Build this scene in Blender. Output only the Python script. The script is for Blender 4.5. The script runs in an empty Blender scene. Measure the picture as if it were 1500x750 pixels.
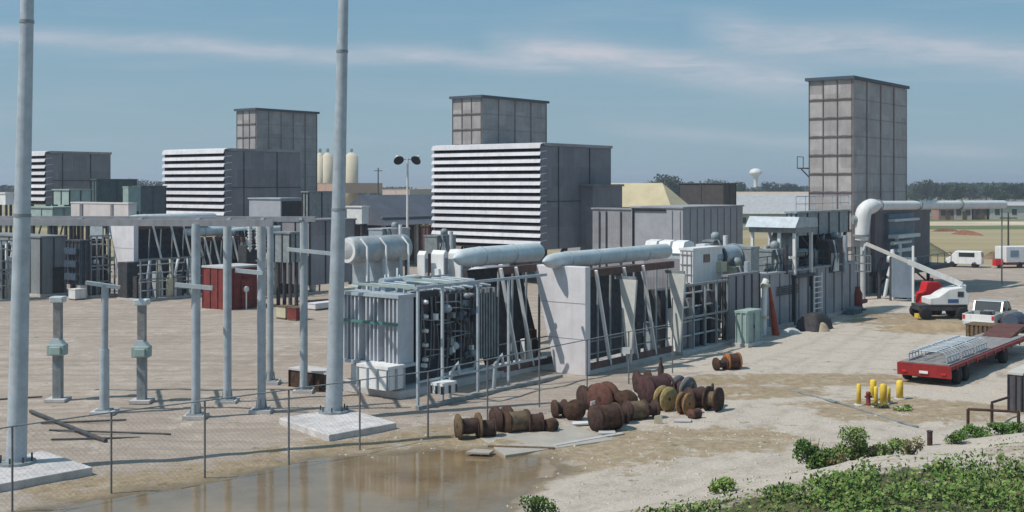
import bpy, math, random
from mathutils import Vector, Matrix, noise
random.seed(7)
R=random.random
def U(a,b): return a+(b-a)*R()
F=1724.0; HC=9.0; HY=270.0
SC=bpy.context.scene
COL=SC.collection
PHI=math.atan2(.794,.608); AX=Vector((math.cos(PHI),math.sin(PHI),0)); BX=Vector((-math.sin(PHI),math.cos(PHI),0))
# measurements: a photo pixel on the ground, or at a known distance, turned into metres
def G(px,py,z=0.0):
    Y=(HC-z)*F/(py-HY); return Vector(((px-750)/F*Y,Y,z))
def D(py): return HC*F/(py-HY)
def P(px,py,Y): return Vector(((px-750)/F*Y,Y,HC-(py-HY)/F*Y))
def Zt(py,Y): return HC-(py-HY)/F*Y
def RL(xc,Y,px):   # length along the plant axis from (xc,Y) to where it meets column px
    X=(xc-750)/F*Y; r=(px-750)/F; return (r*Y-X)/(AX.x-r*AX.y)
def RW(xc,Y,px):
    X=(xc-750)/F*Y; r=(px-750)/F; return (r*Y-X)/(BX.x-r*BX.y)
# ---------- materials
MATS={}
def mat(name,col,rough=.7,metal=0.,var=.12,scale=1.5,bump=0.,bscale=20.,streak=0.,dirt=None,corr=0.,axis='X',spec=.4,cell=0.):
    if name in MATS: return MATS[name]
    m=bpy.data.materials.new(name); m.use_nodes=True; N=m.node_tree.nodes; Lk=m.node_tree.links
    b=N['Principled BSDF']; b.inputs['Roughness'].default_value=rough; b.inputs['Metallic'].default_value=metal
    b.inputs['Specular IOR Level'].default_value=spec
    tc=N.new('ShaderNodeTexCoord'); n=N.new('ShaderNodeTexNoise'); n.inputs['Scale'].default_value=scale; n.inputs['Detail'].default_value=6
    n.inputs['Roughness'].default_value=.65
    Lk.new(tc.outputs['Object'],n.inputs['Vector'])
    r=N.new('ShaderNodeValToRGB'); r.color_ramp.elements[0].position=.28; r.color_ramp.elements[1].position=.72
    c=Vector(col); r.color_ramp.elements[0].color=(*[max(0,x*(1-var*1.6)) for x in c],1); r.color_ramp.elements[1].color=(*[min(1,x*(1+var)) for x in c],1)
    Lk.new(n.outputs['Fac'],r.inputs['Fac']); out=r.outputs['Color']
    oi=N.new('ShaderNodeObjectInfo'); mr=N.new('ShaderNodeMapRange'); mr.inputs['To Min'].default_value=.90; mr.inputs['To Max'].default_value=1.07; Lk.new(oi.outputs['Random'],mr.inputs['Value'])
    mv=N.new('ShaderNodeVectorMath'); mv.operation='SCALE'; Lk.new(out,mv.inputs[0]); Lk.new(mr.outputs[0],mv.inputs['Scale']); out=mv.outputs[0]
    if cell>0:
        # sheets of cladding weather to slightly different tones
        dv=N.new('ShaderNodeVectorMath'); dv.operation='SCALE'; dv.inputs['Scale'].default_value=1/cell; Lk.new(tc.outputs['Object'],dv.inputs[0])
        ad=N.new('ShaderNodeVectorMath'); ad.operation='ADD'; ad.inputs[1].default_value=(.37,.37,.13); Lk.new(dv.outputs[0],ad.inputs[0])
        fl=N.new('ShaderNodeVectorMath'); fl.operation='FLOOR'; Lk.new(ad.outputs[0],fl.inputs[0]); wn_=N.new('ShaderNodeTexWhiteNoise'); Lk.new(fl.outputs[0],wn_.inputs['Vector'])
        m2=N.new('ShaderNodeMapRange'); m2.inputs['To Min'].default_value=.86; m2.inputs['To Max'].default_value=1.12; Lk.new(wn_.outputs['Value'],m2.inputs['Value'])
        m3=N.new('ShaderNodeVectorMath'); m3.operation='SCALE'; Lk.new(out,m3.inputs[0]); Lk.new(m2.outputs[0],m3.inputs['Scale']); out=m3.outputs[0]
    if streak>0:
        mp=N.new('ShaderNodeMapping'); mp.inputs['Scale'].default_value=(3.5,3.5,.25); Lk.new(tc.outputs['Object'],mp.inputs['Vector'])
        n2=N.new('ShaderNodeTexNoise'); n2.inputs['Scale'].default_value=1.; n2.inputs['Detail'].default_value=5; Lk.new(mp.outputs['Vector'],n2.inputs['Vector'])
        r2=N.new('ShaderNodeValToRGB'); r2.color_ramp.elements[0].position=.5; r2.color_ramp.elements[1].position=.75
        r2.color_ramp.elements[0].color=(0,0,0,1); r2.color_ramp.elements[1].color=(streak,)*3+(1,)
        Lk.new(n2.outputs['Fac'],r2.inputs['Fac']); mx=N.new('ShaderNodeMix'); mx.data_type='RGBA'
        Lk.new(r2.outputs['Color'],mx.inputs['Factor']); Lk.new(out,mx.inputs['A']); mx.inputs['B'].default_value=(*(dirt or [x*.35 for x in c]),1); out=mx.outputs['Result']
    Lk.new(out,b.inputs['Base Color'])
    if bump>0 or corr>0:
        bp=N.new('ShaderNodeBump'); bp.inputs['Strength'].default_value=max(bump,.4 if corr else 0); bp.inputs['Distance'].default_value=.03
        if corr>0:
            w=N.new('ShaderNodeTexWave'); w.inputs['Scale'].default_value=corr; w.bands_direction='DIAGONAL' if axis=='D' else axis
            if axis=='D':
                mp3=N.new('ShaderNodeMapping'); mp3.inputs['Scale'].default_value=(1,1,0); Lk.new(tc.outputs['Object'],mp3.inputs['Vector']); Lk.new(mp3.outputs['Vector'],w.inputs['Vector'])
            else: Lk.new(tc.outputs['Object'],w.inputs['Vector'])
            Lk.new(w.outputs['Fac'],bp.inputs['Height'])
        else:
            n3=N.new('ShaderNodeTexNoise'); n3.inputs['Scale'].default_value=bscale; n3.inputs['Detail'].default_value=4; Lk.new(tc.outputs['Object'],n3.inputs['Vector']); Lk.new(n3.outputs['Fac'],bp.inputs['Height'])
        Lk.new(bp.outputs['Normal'],b.inputs['Normal'])
    MATS[name]=m; return m
galv=lambda: mat('galvanised_steel',(.42,.47,.51),.5,.2,.16,2,streak=.25,dirt=(.25,.26,.26))
galvd=lambda: mat('dull_galvanised_steel',(.27,.30,.31),.6,.2,.2,2.5,streak=.4)
white=lambda: mat('white_paint',(.74,.74,.73),.5,0,.08,1.2,streak=.25,dirt=(.3,.26,.21))
hoodw=lambda: mat('white_hood_paint',(.62,.61,.64),.6,0,.1,.8,streak=.45,dirt=(.40,.37,.36))
black=lambda: mat('black_opening',(.014,.014,.017),.9,0,.3)
dark=lambda: mat('dark_steel',(.055,.058,.065),.6,.1,.35,3,streak=.4,dirt=(.10,.06,.04))
bluedark=lambda: mat('dark_blue_steel',(.05,.08,.12),.5,.1,.3,3,streak=.3,dirt=(.15,.13,.12))
greyp=lambda: mat('grey_panel_paint',(.31,.31,.33),.6,0,.12,.7,streak=.3,dirt=(.19,.18,.175),corr=3.,axis='D',cell=1.4)
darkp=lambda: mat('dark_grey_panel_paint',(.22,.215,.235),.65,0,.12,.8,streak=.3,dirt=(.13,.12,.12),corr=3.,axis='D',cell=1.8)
stackm=lambda: mat('stack_panel_metal',(.37,.35,.345),.6,.0,.14,.9,streak=.4,dirt=(.22,.165,.14),cell=1.5,bump=.15,bscale=6)
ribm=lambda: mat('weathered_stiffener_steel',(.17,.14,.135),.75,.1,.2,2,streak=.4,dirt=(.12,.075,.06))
conc=lambda: mat('concrete',(.50,.48,.47),.85,0,.12,1.4,bump=.25,bscale=14,streak=.3,dirt=(.33,.3,.28))
concw=lambda: mat('pale_concrete_wall',(.66,.64,.66),.85,0,.08,1.2,bump=.2,bscale=9,streak=.35,dirt=(.46,.43,.42))
rust=lambda: mat('rusty_steel',(.075,.038,.022),.9,0,.5,5,bump=.5,bscale=18,streak=.5,dirt=(.05,.03,.025))
rust2=lambda: mat('dark_rusty_steel',(.06,.032,.026),.9,0,.5,5,bump=.5,bscale=18,streak=.5,dirt=(.10,.055,.03))
wood=lambda: mat('weathered_wood',(.15,.10,.055),.9,0,.4,6,bump=.4,bscale=20,streak=.4,dirt=(.09,.055,.03))
redp=lambda: mat('red_paint',(.20,.035,.03),.7,0,.25,2,streak=.5,dirt=(.10,.04,.03))
brred=lambda: mat('bright_red_paint',(.62,.02,.02),.5,0,.12,2,streak=.2)
greenp=lambda: mat('pale_green_paint',(.33,.43,.40),.6,0,.12,2,streak=.35,dirt=(.2,.24,.22))
cream=lambda: mat('cream_paint',(.55,.50,.36),.6,0,.1,2,streak=.35,dirt=(.3,.24,.16))
yel=lambda: mat('yellow_paint',(.72,.50,.05),.55,0,.15,3,streak=.4,dirt=(.4,.2,.05))
rubber=lambda: mat('tyre_rubber',(.02,.02,.02),.9,0,.3,6)
glass=lambda: mat('dark_window_glass',(.02,.03,.035),.08,0,.1,spec=.8)
bluep=lambda: mat('blue_paint',(.05,.11,.25),.6,0,.15)
porc=lambda: mat('white_porcelain',(.72,.74,.74),.25,0,.08)
brownp=lambda: mat('brown_porcelain',(.10,.04,.03),.25,0,.1)
silver=lambda: mat('bright_aluminium',(.56,.61,.62),.5,.15,.12,2,streak=.25,dirt=(.4,.42,.43))
SPLIT={'top_fitting','duct_band','support_frame','front_rib','side_rib','side_radiator','radiator_fin','drain','riser','hood_end_plate','header_box','radiator_header','column','saddle','saddle_leg','support_column','support_post','flange','cross_rail','rail','post','leg','riser_pipe','roof_pipe','pipe','drain_pipe','conservator_leg','tray_post','shelf_beam','junction_box','seam','panel_joint','pour_joint','oil_pipe','valve_pipe','brace','foot','stem','black_trim','conduit','valve_body','cross_pipe','chassis_beam','control_box','joint','tie_beam','slip_joint','anchor_bolt','tray','loop_bar','side_bar','operator_box','cab_pillar'}
# ---------- mesh collector
class MB:
    def __init__(s): s.v=[]; s.f=[]; s.sm=[]; s.pc=[]
    def add(s,vs,fs,sm=False,cont=False):
        if cont: s.pc.append(s.pc[-1])
        else: s.pc.append(len(s.pc))
        s.fp=getattr(s,'fp',[])+[s.pc[-1]]*len(fs) if len(s.f)<4000 else s.fp
        o=len(s.v); s.v+= [tuple(v) for v in vs]; s.f+= [tuple(i+o for i in f) for f in fs]; s.sm+=[sm]*len(fs); return s
    def box(s,x0,y0,z0,x1,y1,z1):
        if x0>x1:x0,x1=x1,x0
        if y0>y1:y0,y1=y1,y0
        if z0>z1:z0,z1=z1,z0
        return s.add([(x0,y0,z0),(x1,y0,z0),(x1,y1,z0),(x0,y1,z0),(x0,y0,z1),(x1,y0,z1),(x1,y1,z1),(x0,y1,z1)],
          [(3,2,1,0),(4,5,6,7),(0,1,5,4),(1,2,6,5),(2,3,7,6),(3,0,4,7)])
    def prism(s,poly,axis,a0,a1):
        # poly: 2D points in the plane across axis ('x': (y,z), 'y': (x,z), 'z': (x,y))
        n=len(poly)
        def mk(p,a): return (a,p[0],p[1]) if axis=='x' else ((p[0],a,p[1]) if axis=='y' else (p[0],p[1],a))
        vs=[mk(p,a0) for p in poly]+[mk(p,a1) for p in poly]
        fs=[tuple(range(n)),tuple(range(2*n-1,n-1,-1))]+[(i,n+i,n+(i+1)%n,(i+1)%n) for i in range(n)]
        return s.add(vs,fs)
    def beam(s,p0,p1,w,h=None):
        h=h or w; p0=Vector(p0);p1=Vector(p1); d=(p1-p0).normalized(); up=Vector((0,0,1)) if abs(d.z)<.95 else Vector((1,0,0))
        u=d.cross(up).normalized()*w/2; v=u.normalized().cross(d)*h/2
        vs=[p+a*u+b*v for p in (p0,p1) for a,b in((-1,-1),(1,-1),(1,1),(-1,1))]
        return s.add(vs,[(3,2,1,0),(4,5,6,7),(0,1,5,4),(1,2,6,5),(2,3,7,6),(3,0,4,7)])
    def tube(s,p0,p1,r,r2=None,n=12,cap=True,sm=True):
        r2=r if r2 is None else r2; p0=Vector(p0);p1=Vector(p1); d=(p1-p0).normalized(); up=Vector((0,0,1)) if abs(d.z)<.95 else Vector((1,0,0))
        u=d.cross(up).normalized(); v=u.cross(d)
        vs=[]
        for p,q in((p0,r),(p1,r2)): vs+=[p+(u*math.cos(2*math.pi*i/n)+v*math.sin(2*math.pi*i/n))*q for i in range(n)]
        s.add(vs,[(i,(i+1)%n,n+(i+1)%n,n+i) for i in range(n)],sm)
        if cap: s.add(vs,[tuple(range(n-1,-1,-1)),tuple(range(n,2*n))],False,True)
        return s
    def path(s,pts,r,n=10):
        pts=[Vector(p) for p in pts]; rings=[]; up0=None
        for i,p in enumerate(pts):
            d=((pts[min(i+1,len(pts)-1)]-pts[max(i-1,0)])).normalized()
            if up0 is None: up0=Vector((0,0,1)) if abs(d.z)<.9 else Vector((1,0,0))
            u=d.cross(up0)
            if u.length<.05: u=d.cross(Vector((0,1,0)))
            u.normalize(); v=u.cross(d); up0=v.copy()
            rr=r[i] if isinstance(r,(list,tuple)) else r
            rings.append([p+(u*math.cos(2*math.pi*k/n)+v*math.sin(2*math.pi*k/n))*rr for k in range(n)])
        vs=[q for g in rings for q in g]; fs=[]
        for i in range(len(rings)-1): fs+=[(i*n+k,i*n+(k+1)%n,(i+1)*n+(k+1)%n,(i+1)*n+k) for k in range(n)]
        s.add(vs,fs,True); m=len(rings)-1
        return s.add(vs,[tuple(range(n-1,-1,-1)),tuple(m*n+k for k in range(n))],False,True)
    def lathe(s,prof,c=(0,0,0),axis='z',n=16):
        c=Vector(c); vs=[]
        for r,h in prof:
            for k in range(n):
                a=2*math.pi*k/n; x,y=r*math.cos(a),r*math.sin(a)
                vs.append(c+(Vector((x,y,h)) if axis=='z' else (Vector((h,x,y)) if axis=='x' else Vector((x,h,y)))))
        fs=[]
        for i in range(len(prof)-1): fs+=[(i*n+k,i*n+(k+1)%n,(i+1)*n+(k+1)%n,(i+1)*n+k) for k in range(n)]
        s.add(vs,fs,True); m=len(prof)-1
        return s.add(vs,[tuple(range(n-1,-1,-1)),tuple(m*n+k for k in range(n))],False,True)
    def build(s,name,m,parent=None,bev=0,loc=None,rz=0):
        if name in SPLIT and parent is not None and len(set(s.fp))>1:
            o=None
            for q in sorted(set(s.fp)):
                k=MB(); mp={}; fs=[]; sm=[]
                for f,p,t_ in zip(s.f,s.fp,s.sm):
                    if p!=q: continue
                    for i in f:
                        if i not in mp: mp[i]=len(k.v); k.v.append(s.v[i])
                    fs.append(tuple(mp[i] for i in f)); sm.append(t_)
                k.f=fs; k.sm=sm; k.fp=[q]*len(fs); o=k.build(name,m,parent,bev,loc,rz)
            return o
        me=bpy.data.meshes.new(name); me.from_pydata(s.v,[],s.f)
        me.polygons.foreach_set('use_smooth',s.sm); me.materials.append(m); me.update()
        o=bpy.data.objects.new(name,me); COL.objects.link(o)
        if parent is not None: o.parent=parent
        if loc is not None: o.location=loc
        if rz: o.rotation_euler=(0,0,rz)
        if bev:
            b=o.modifiers.new('Bevel','BEVEL'); b.width=bev; b.segments=2; b.limit_method='ANGLE'
        return o
def tag(o,label=None,cat=None,group=None,kind=None):
    if label: o['label']=label
    if cat: o['category']=cat
    if group: o['group']=group
    if kind: o['kind']=kind
    return o
def thing(name,label,cat,loc=(0,0,0),rz=None,group=None):
    o=bpy.data.objects.new(name,None); COL.objects.link(o); o.location=loc; o.rotation_euler=(0,0,PHI if rz is None else rz)
    o.empty_display_size=.3
    return tag(o,label,cat,group)
def kids(o): return [c for c in COL.objects if c.parent==o]
def dup(root,loc,rz,label,group=None,scale=1):
    def cp(o,par):
        c=o.copy(); COL.objects.link(c); c.parent=par
        if o.name in KC:
            for k in KC[o.name]: cp(k,c)
        return c
    KC={}
    for c in COL.objects:
        if c.parent: KC.setdefault(c.parent.name,[]).append(c)
    r=cp(root,None); r.location=loc; r.rotation_euler=(0,0,rz); r.scale=(scale,)*3; r['label']=label
    if group: r['group']=group
    return r
def at(xc,Y,z=0): return Vector(((xc-750)/F*Y,Y,z))
# ================= SETTING
W0=Vector((0,0,0));W1=Vector((0,0,0))
def weedm(x,y):
    wd=(W1-W0).normalized(); wn_=Vector((wd.y,-wd.x,0)); d=(Vector((x,y,0))-W0).dot(wn_)
    return sstep(-.5,.7,d+1.7*noise.noise(Vector((x*.35,y*.35,2)))+.9*noise.noise(Vector((x*1.7,y*1.7,4))))
def sstep(a,b,x):
    t=max(0,min(1,(x-a)/(b-a))); return t*t*(3-2*t)
W0=G(945,764,.6);W1=G(1500,690,1.3);B0=G(770,752); B1=G(1500,628); BD=(B1-B0).normalized(); BN=Vector((BD.y,-BD.x,0))   # foot of the bank; BN points to the camera side
def bank(x,y):
    d=(Vector((x,y,0))-B0).dot(BN); t=(Vector((x,y,0))-B0).dot(BD)
    nz=noise.noise(Vector((x*.25,y*.25,0)))*1.2
    return sstep(-.5,7,d+nz)*1.5*sstep(-4,6,t)
PUD=[(-40,800),(60,752),(190,724),(300,712),(400,690),(470,672),(560,668),(650,660),(720,662),(790,672),(810,684),(770,705),(735,725),(720,752),(700,800)]
PP=[G(*p) for p in PUD]
def inpoly(x,y):
    c=False;n=len(PP)
    for i in range(n):
        a,b=PP[i],PP[i-1]
        if (a.y>y)!=(b.y>y) and x<(b.x-a.x)*(y-a.y)/(b.y-a.y)+a.x: c=not c
    return c
def dpoly(x,y):
    p=Vector((x,y,0)); m=1e9
    for i in range(len(PP)):
        a,b=PP[i-1],PP[i]; ab=b-a; t=max(0,min(1,(p-a).dot(ab)/ab.length_squared)); m=min(m,(p-a-ab*t).length)
    return m
def hz(x,y):
    z=bank(x,y)
    if 20<y<130 and abs(x)<70:
        z+=.06*noise.noise(Vector((x*.5,y*.5,3)))+.03*noise.noise(Vector((x*1.7,y*1.7,9)))
        # graded down to nothing where the plant's slabs stand
    if 25<y<50 and x<6:
        d=dpoly(x,y); inside=inpoly(x,y)
        sd=-d if inside else d
        z-= .22*sstep(1.2,-1.2,sd)
        if abs(sd)<2.5: z+=.07*noise.noise(Vector((x*1.1,y*1.1,6)))*(1-abs(sd)/2.5)
    return z
def lines(lo,hi,step,far,k=1.35):
    a=[];x=lo
    while x<=hi: a.append(x); x+=step
    s=step;x=a[-1]
    while x<far: s*=k; x+=s; a.append(x)
    s=step;x=a[0];pre=[]
    while x>-far: s*=k; x-=s; pre.append(x)
    return pre[::-1]+a
xs=lines(-45,50,.28,5200); ys=[y for y in lines(24,112,.28,5200)]
DIRT=[(1190,556,6.5,1.0),(1105,574,3,1.0),(1260,556,4,.7),(1000,645,4,1.2),(900,655,3,1.1),(700,655,4,2),(560,668,4,1.6),(780,665,4,1.8),(1380,470,6,2.5),(1350,483,3,1.2),(1330,600,4,1.5),(1050,640,3,1),(730,640,4,1.4),(430,690,4,1),(250,715,4,1.2),(650,650,3,1.4)]
PALE=[(1180,520,9,5),(1050,680,8,4),(900,700,6,2.5),(1300,640,6,3),(1250,490,9,5),(1150,600,7,2.5),(1200,660,6,2.5),(1300,455,8,6),(1420,580,6,3)]
DG=[(G(a,b),c,d) for a,b,c,d in DIRT]; PG=[(G(a,b),c,d) for a,b,c,d in PALE]
def blob(L,x,y):
    v=0
    for c,ra,rb in L:
        dx=x-c.x;dy=y-c.y
        q=(dx/ra)**2+(dy/(rb*1.6))**2
        if q<2.5: v=max(v,1-sstep(.3,2.2,q))
    return v
vs=[];mk=[];WT=[]
LN=[]
for pl in ([(760,760),(960,700),(1180,655),(1400,615),(1520,590)],[(860,730),(1040,650),(1120,600),(1220,530),(1330,455)],[(700,690),(900,640),(1090,545),(1230,500),(1300,440)],[(1000,760),(1200,660),(1260,580),(1320,500),(1440,430)],[(60,640),(300,560),(480,500)],[(0,560),(200,500),(420,462)]):
    p=[G(*q_) for q_ in pl]
    # smooth the wheel line by corner cutting
    for _ in range(2):
        n_=[p[0]]
        for a_,b_ in zip(p,p[1:]): n_+= [a_.lerp(b_,.25),a_.lerp(b_,.75)]
        p=n_+[p[-1]]
    LN.append(p)
SEG={}
for li,p in enumerate(LN):
    for a_,b_ in zip(p,p[1:]):
        for k_ in range(int(min(a_.x,b_.x)-3)//4,int(max(a_.x,b_.x)+3)//4+1):
            for j_ in range(int(min(a_.y,b_.y)-3)//4,int(max(a_.y,b_.y)+3)//4+1): SEG.setdefault((k_,j_),[]).append((a_,b_))
def rut(x,y):
    v=0
    for a_,b_ in SEG.get((int(x//4),int(y//4)),()):
        abx=b_.x-a_.x;aby=b_.y-a_.y;t=max(0,min(1,((x-a_.x)*abx+(y-a_.y)*aby)/(abx*abx+aby*aby)))
        d=math.hypot(x-a_.x-abx*t,y-a_.y-aby*t); v=max(v,1-abs(d-.85)/.34)
    return v
for y in ys:
    for x in xs:
        near=-46<x<51 and 20<y<113
        vs.append((x,y,hz(x,y) if near else 0))
        if near:
            d=blob(DG,x,y)
            if 25<y<50 and x<6:
                sd=dpoly(x,y)*(-1 if inpoly(x,y) else 1); d=max(d,sstep(1.6,-.1,sd))
            b=bank(x,y); g=weedm(x,y)
            mk.append((d,blob(PG,x,y),g,rut(x,y))); WT.append(sstep(1.3,.1,sd+.35*noise.noise(Vector((x*.8,y*.8,2)))) if 25<y<50 and x<6 else 0)
        else:
            mk.append((0,0,0,0)); WT.append(0)
nx=len(xs)
fs=[(j*nx+i,j*nx+i+1,(j+1)*nx+i+1,(j+1)*nx+i) for j in range(len(ys)-1) for i in range(nx-1)]
me=bpy.data.meshes.new('ground'); me.from_pydata(vs,[],fs)
at_=me.color_attributes.new('cover','FLOAT_COLOR','POINT'); at_.data.foreach_set('color',[c for m_ in mk for c in m_])
me.polygons.foreach_set('use_smooth',[True]*len(fs)); wa=me.attributes.new('wet','FLOAT','POINT'); wa.data.foreach_set('value',WT)
gm=bpy.data.materials.new('gravel_and_dirt'); gm.use_nodes=True; N=gm.node_tree.nodes; Lk=gm.node_tree.links; b=N['Principled BSDF']; b.inputs['Roughness'].default_value=.95; b.inputs['Specular IOR Level'].default_value=.15
tc=N.new('ShaderNodeTexCoord')
def nz(scale,det=8,rg=.6,stretch=None):
    n=N.new('ShaderNodeTexNoise'); n.inputs['Scale'].default_value=scale; n.inputs['Detail'].default_value=det; n.inputs['Roughness'].default_value=rg
    if stretch:
        m=N.new('ShaderNodeMapping'); m.inputs['Scale'].default_value=stretch; m.inputs['Rotation'].default_value=(0,0,-PHI+.25); Lk.new(tc.outputs['Object'],m.inputs['Vector']); Lk.new(m.outputs['Vector'],n.inputs['Vector'])
    else: Lk.new(tc.outputs['Object'],n.inputs['Vector'])
    return n.outputs['Fac']
def ramp(inp,st):
    r=N.new('ShaderNodeValToRGB'); e=r.color_ramp.elements
    while len(e)<len(st): e.new(.5)
    for k,(p,c) in enumerate(st): e[k].position=p; e[k].color=(*c,1) if len(c)==3 else c
    Lk.new(inp,r.inputs['Fac']); return r.outputs['Color']
def mix(f,a,b_,mode='MIX'):
    m=N.new('ShaderNodeMix'); m.data_type='RGBA'; m.blend_type=mode
    for s,v in (('Factor',f),('A',a),('B',b_)):
        if isinstance(v,(int,float)): m.inputs[s].default_value=v
        elif isinstance(v,tuple): m.inputs[s].default_value=(*v,1)
        else: Lk.new(v,m.inputs[s])
    return m.outputs['Result']
def mth(op,a,b_=None,cl=False):
    m=N.new('ShaderNodeMath'); m.operation=op; m.use_clamp=cl
    for i,v in enumerate((a,b_)):
        if v is None: continue
        if isinstance(v,(int,float)): m.inputs[i].default_value=v
        else: Lk.new(v,m.inputs[i])
    return m.outputs[0]
base=ramp(nz(.12,6),[(.3,(.375,.31,.26)),(.7,(.49,.415,.355))])
fine=ramp(nz(9,6,.7),[(.3,(.72,.72,.72)),(.7,(1.15,1.15,1.15))])
c=mix(.8,base,fine,'MULTIPLY')
mid=ramp(nz(1.1,6,.65),[(.35,(.80,.78,.75)),(.65,(1.08,1.08,1.08))]); c=mix(.7,c,mid,'MULTIPLY')
trk=ramp(nz(1.,5,.6,(.06,1.6,1)),[(.44,(0,0,0)),(.6,(.75,.75,.75))]); c=mix(trk,c,(.30,.245,.20))
ca=N.new('ShaderNodeAttribute'); ca.attribute_name='cover'; sp=N.new('ShaderNodeSeparateColor'); Lk.new(ca.outputs['Color'],sp.inputs[0])
def msk(ch,sc,lo=.42,hi=.80):
    v=mth('ADD',sp.outputs[ch],mth('MULTIPLY',mth('SUBTRACT',nz(sc,9,.72),.5),4.2)); return ramp(v,[(lo,(0,0,0)),(hi,(1,1,1))])
c=mix(mth('MULTIPLY',msk('Green',.6,.22,.6),.92),c,mix(.8,(.53,.465,.395),fine,'MULTIPLY'))
rt=mth('MULTIPLY',mth('MULTIPLY',ca.outputs['Alpha'],ramp(nz(1.3,5,.7),[(.35,(0,0,0)),(.6,(1,1,1))])),.42); c=mix(rt,c,(.24,.195,.145))
vo=N.new('ShaderNodeTexVoronoi'); vo.inputs['Scale'].default_value=11; Lk.new(tc.outputs['Object'],vo.inputs['Vector']); c=mix(.35,c,ramp(vo.outputs['Distance'],[(.1,(1.25,1.25,1.25)),(.5,(.72,.72,.72))]),'MULTIPLY')
c=mix(mth('MULTIPLY',msk('Red',.9),.85),c,mix(.9,ramp(nz(2.5,6,.7),[(.3,(.20,.145,.08)),(.7,(.40,.31,.20))]),fine,'MULTIPLY'))
c=mix(msk('Blue',1.2),c,ramp(nz(3,6,.7),[(.35,(.045,.06,.02)),(.65,(.13,.12,.06))]))
# scattered scrub colour and large fields away from the yard
far=ramp(nz(.012,5,.6,(.3,1.8,1)),[(.40,(.30,.24,.13)),(.52,(.36,.30,.19)),(.60,(.12,.15,.06))])
sx=N.new('ShaderNodeSeparateXYZ'); Lk.new(tc.outputs['Object'],sx.inputs[0])
fm=mth('MULTIPLY',mth('SUBTRACT',sx.outputs['Y'],mth('ADD',112,mth('MULTIPLY',nz(.05,4),30))),.1,True)
c=mix(fm,c,far)
wt=N.new('ShaderNodeAttribute'); wt.attribute_name='wet'; wf=mth('MULTIPLY',wt.outputs['Fac'],.8); c=mix(wf,c,mix(.8,(.15,.115,.075),fine,'MULTIPLY')); rg_=mth('SUBTRACT',.95,mth('MULTIPLY',wt.outputs['Fac'],.5)); Lk.new(rg_,b.inputs['Roughness'])
Lk.new(c,b.inputs['Base Color'])
bp=N.new('ShaderNodeBump'); bp.inputs['Strength'].default_value=.5; bp.inputs['Distance'].default_value=.05; Lk.new(nz(6,8,.7),bp.inputs['Height']); Lk.new(bp.outputs['Normal'],b.inputs['Normal'])
me.materials.append(gm); g=bpy.data.objects.new('ground',me); COL.objects.link(g); tag(g,kind='structure')
# puddle
wm=bpy.data.materials.new('muddy_water'); wm.use_nodes=True; N=wm.node_tree.nodes; Lk=wm.node_tree.links; b=N['Principled BSDF']
tc=N.new('ShaderNodeTexCoord')
b.inputs['Roughness'].default_value=.07; b.inputs['Specular IOR Level'].default_value=.6
Lk.new(ramp(nz(.35,5,.6),[(.35,(.17,.115,.06)),(.65,(.26,.185,.105))]),b.inputs['Base Color'])
bp=N.new('ShaderNodeBump'); bp.inputs['Strength'].default_value=.12; bp.inputs['Distance'].default_value=.02; Lk.new(nz(3,3,.5),bp.inputs['Height']); Lk.new(bp.outputs['Normal'],b.inputs['Normal'])
m=MB(); cen=sum(PP,Vector())/len(PP)
big=[cen+(p-cen)*1.12 for p in PP]; m.add([(p.x,p.y,-.06) for p in big],[tuple(range(len(big)))])
tag(m.build('puddle_water',wm),kind='structure')
# far grass strip on the right, a sheet over the ground
def sheet(name,pts,mt,z,kind='structure'):
    m=MB(); q=[G(*p) for p in pts]; m.add([(p.x,p.y,z) for p in q],[tuple(range(len(q)))]); return tag(m.build(name,mt),kind=kind)
grassm=mat('far_grass',(.115,.15,.05),.95,0,.4,.02)
sheet('grass_field',[(1325,324),(1325,312),(1700,310),(1700,322)],grassm,.02)
sheet('far_dirt_road',[(1330,331),(1330,325.5),(1700,324),(1700,329)],mat('pale_dirt',(.55,.45,.33),.95,0,.2,.05),.03)
# ================= WORLD
w=bpy.data.worlds.new('World'); SC.world=w; w.use_nodes=True; N=w.node_tree.nodes; Lk=w.node_tree.links; bg=N['Background']
SUNV=Vector((-.93,-.36,0)).normalized(); EL=math.radians(54)
st=N.new('ShaderNodeTexSky'); st.sky_type='NISHITA'; st.sun_disc=False; st.sun_elevation=EL; st.sun_rotation=math.atan2(SUNV.x,SUNV.y)%(2*math.pi)
st.air_density=1.0; st.dust_density=2.2; st.ozone_density=1.0
tc=N.new('ShaderNodeTexCoord'); sx=N.new('ShaderNodeSeparateXYZ'); Lk.new(tc.outputs['Generated'],sx.inputs[0])
az=mth('DIVIDE',sx.outputs['X'],mth('MAXIMUM',sx.outputs['Y'],.2)); el=mth('DIVIDE',sx.outputs['Z'],mth('MAXIMUM',sx.outputs['Y'],.2))
def wn(scale,sx_,sy_,off,det=7,rg=.6,rot=0):
    cb=N.new('ShaderNodeCombineXYZ'); Lk.new(az,cb.inputs[0]); Lk.new(el,cb.inputs[1]); cb.inputs[2].default_value=off
    m=N.new('ShaderNodeMapping'); m.inputs['Scale'].default_value=(sx_,sy_,1); m.inputs['Rotation'].default_value=(0,0,rot); Lk.new(cb.outputs[0],m.inputs[0])
    n=N.new('ShaderNodeTexNoise'); n.inputs['Scale'].default_value=scale; n.inputs['Detail'].default_value=det; n.inputs['Roughness'].default_value=rg; n.inputs['Distortion'].default_value=.4; Lk.new(m.outputs[0],n.inputs['Vector']); return n.outputs['Fac']
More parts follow.
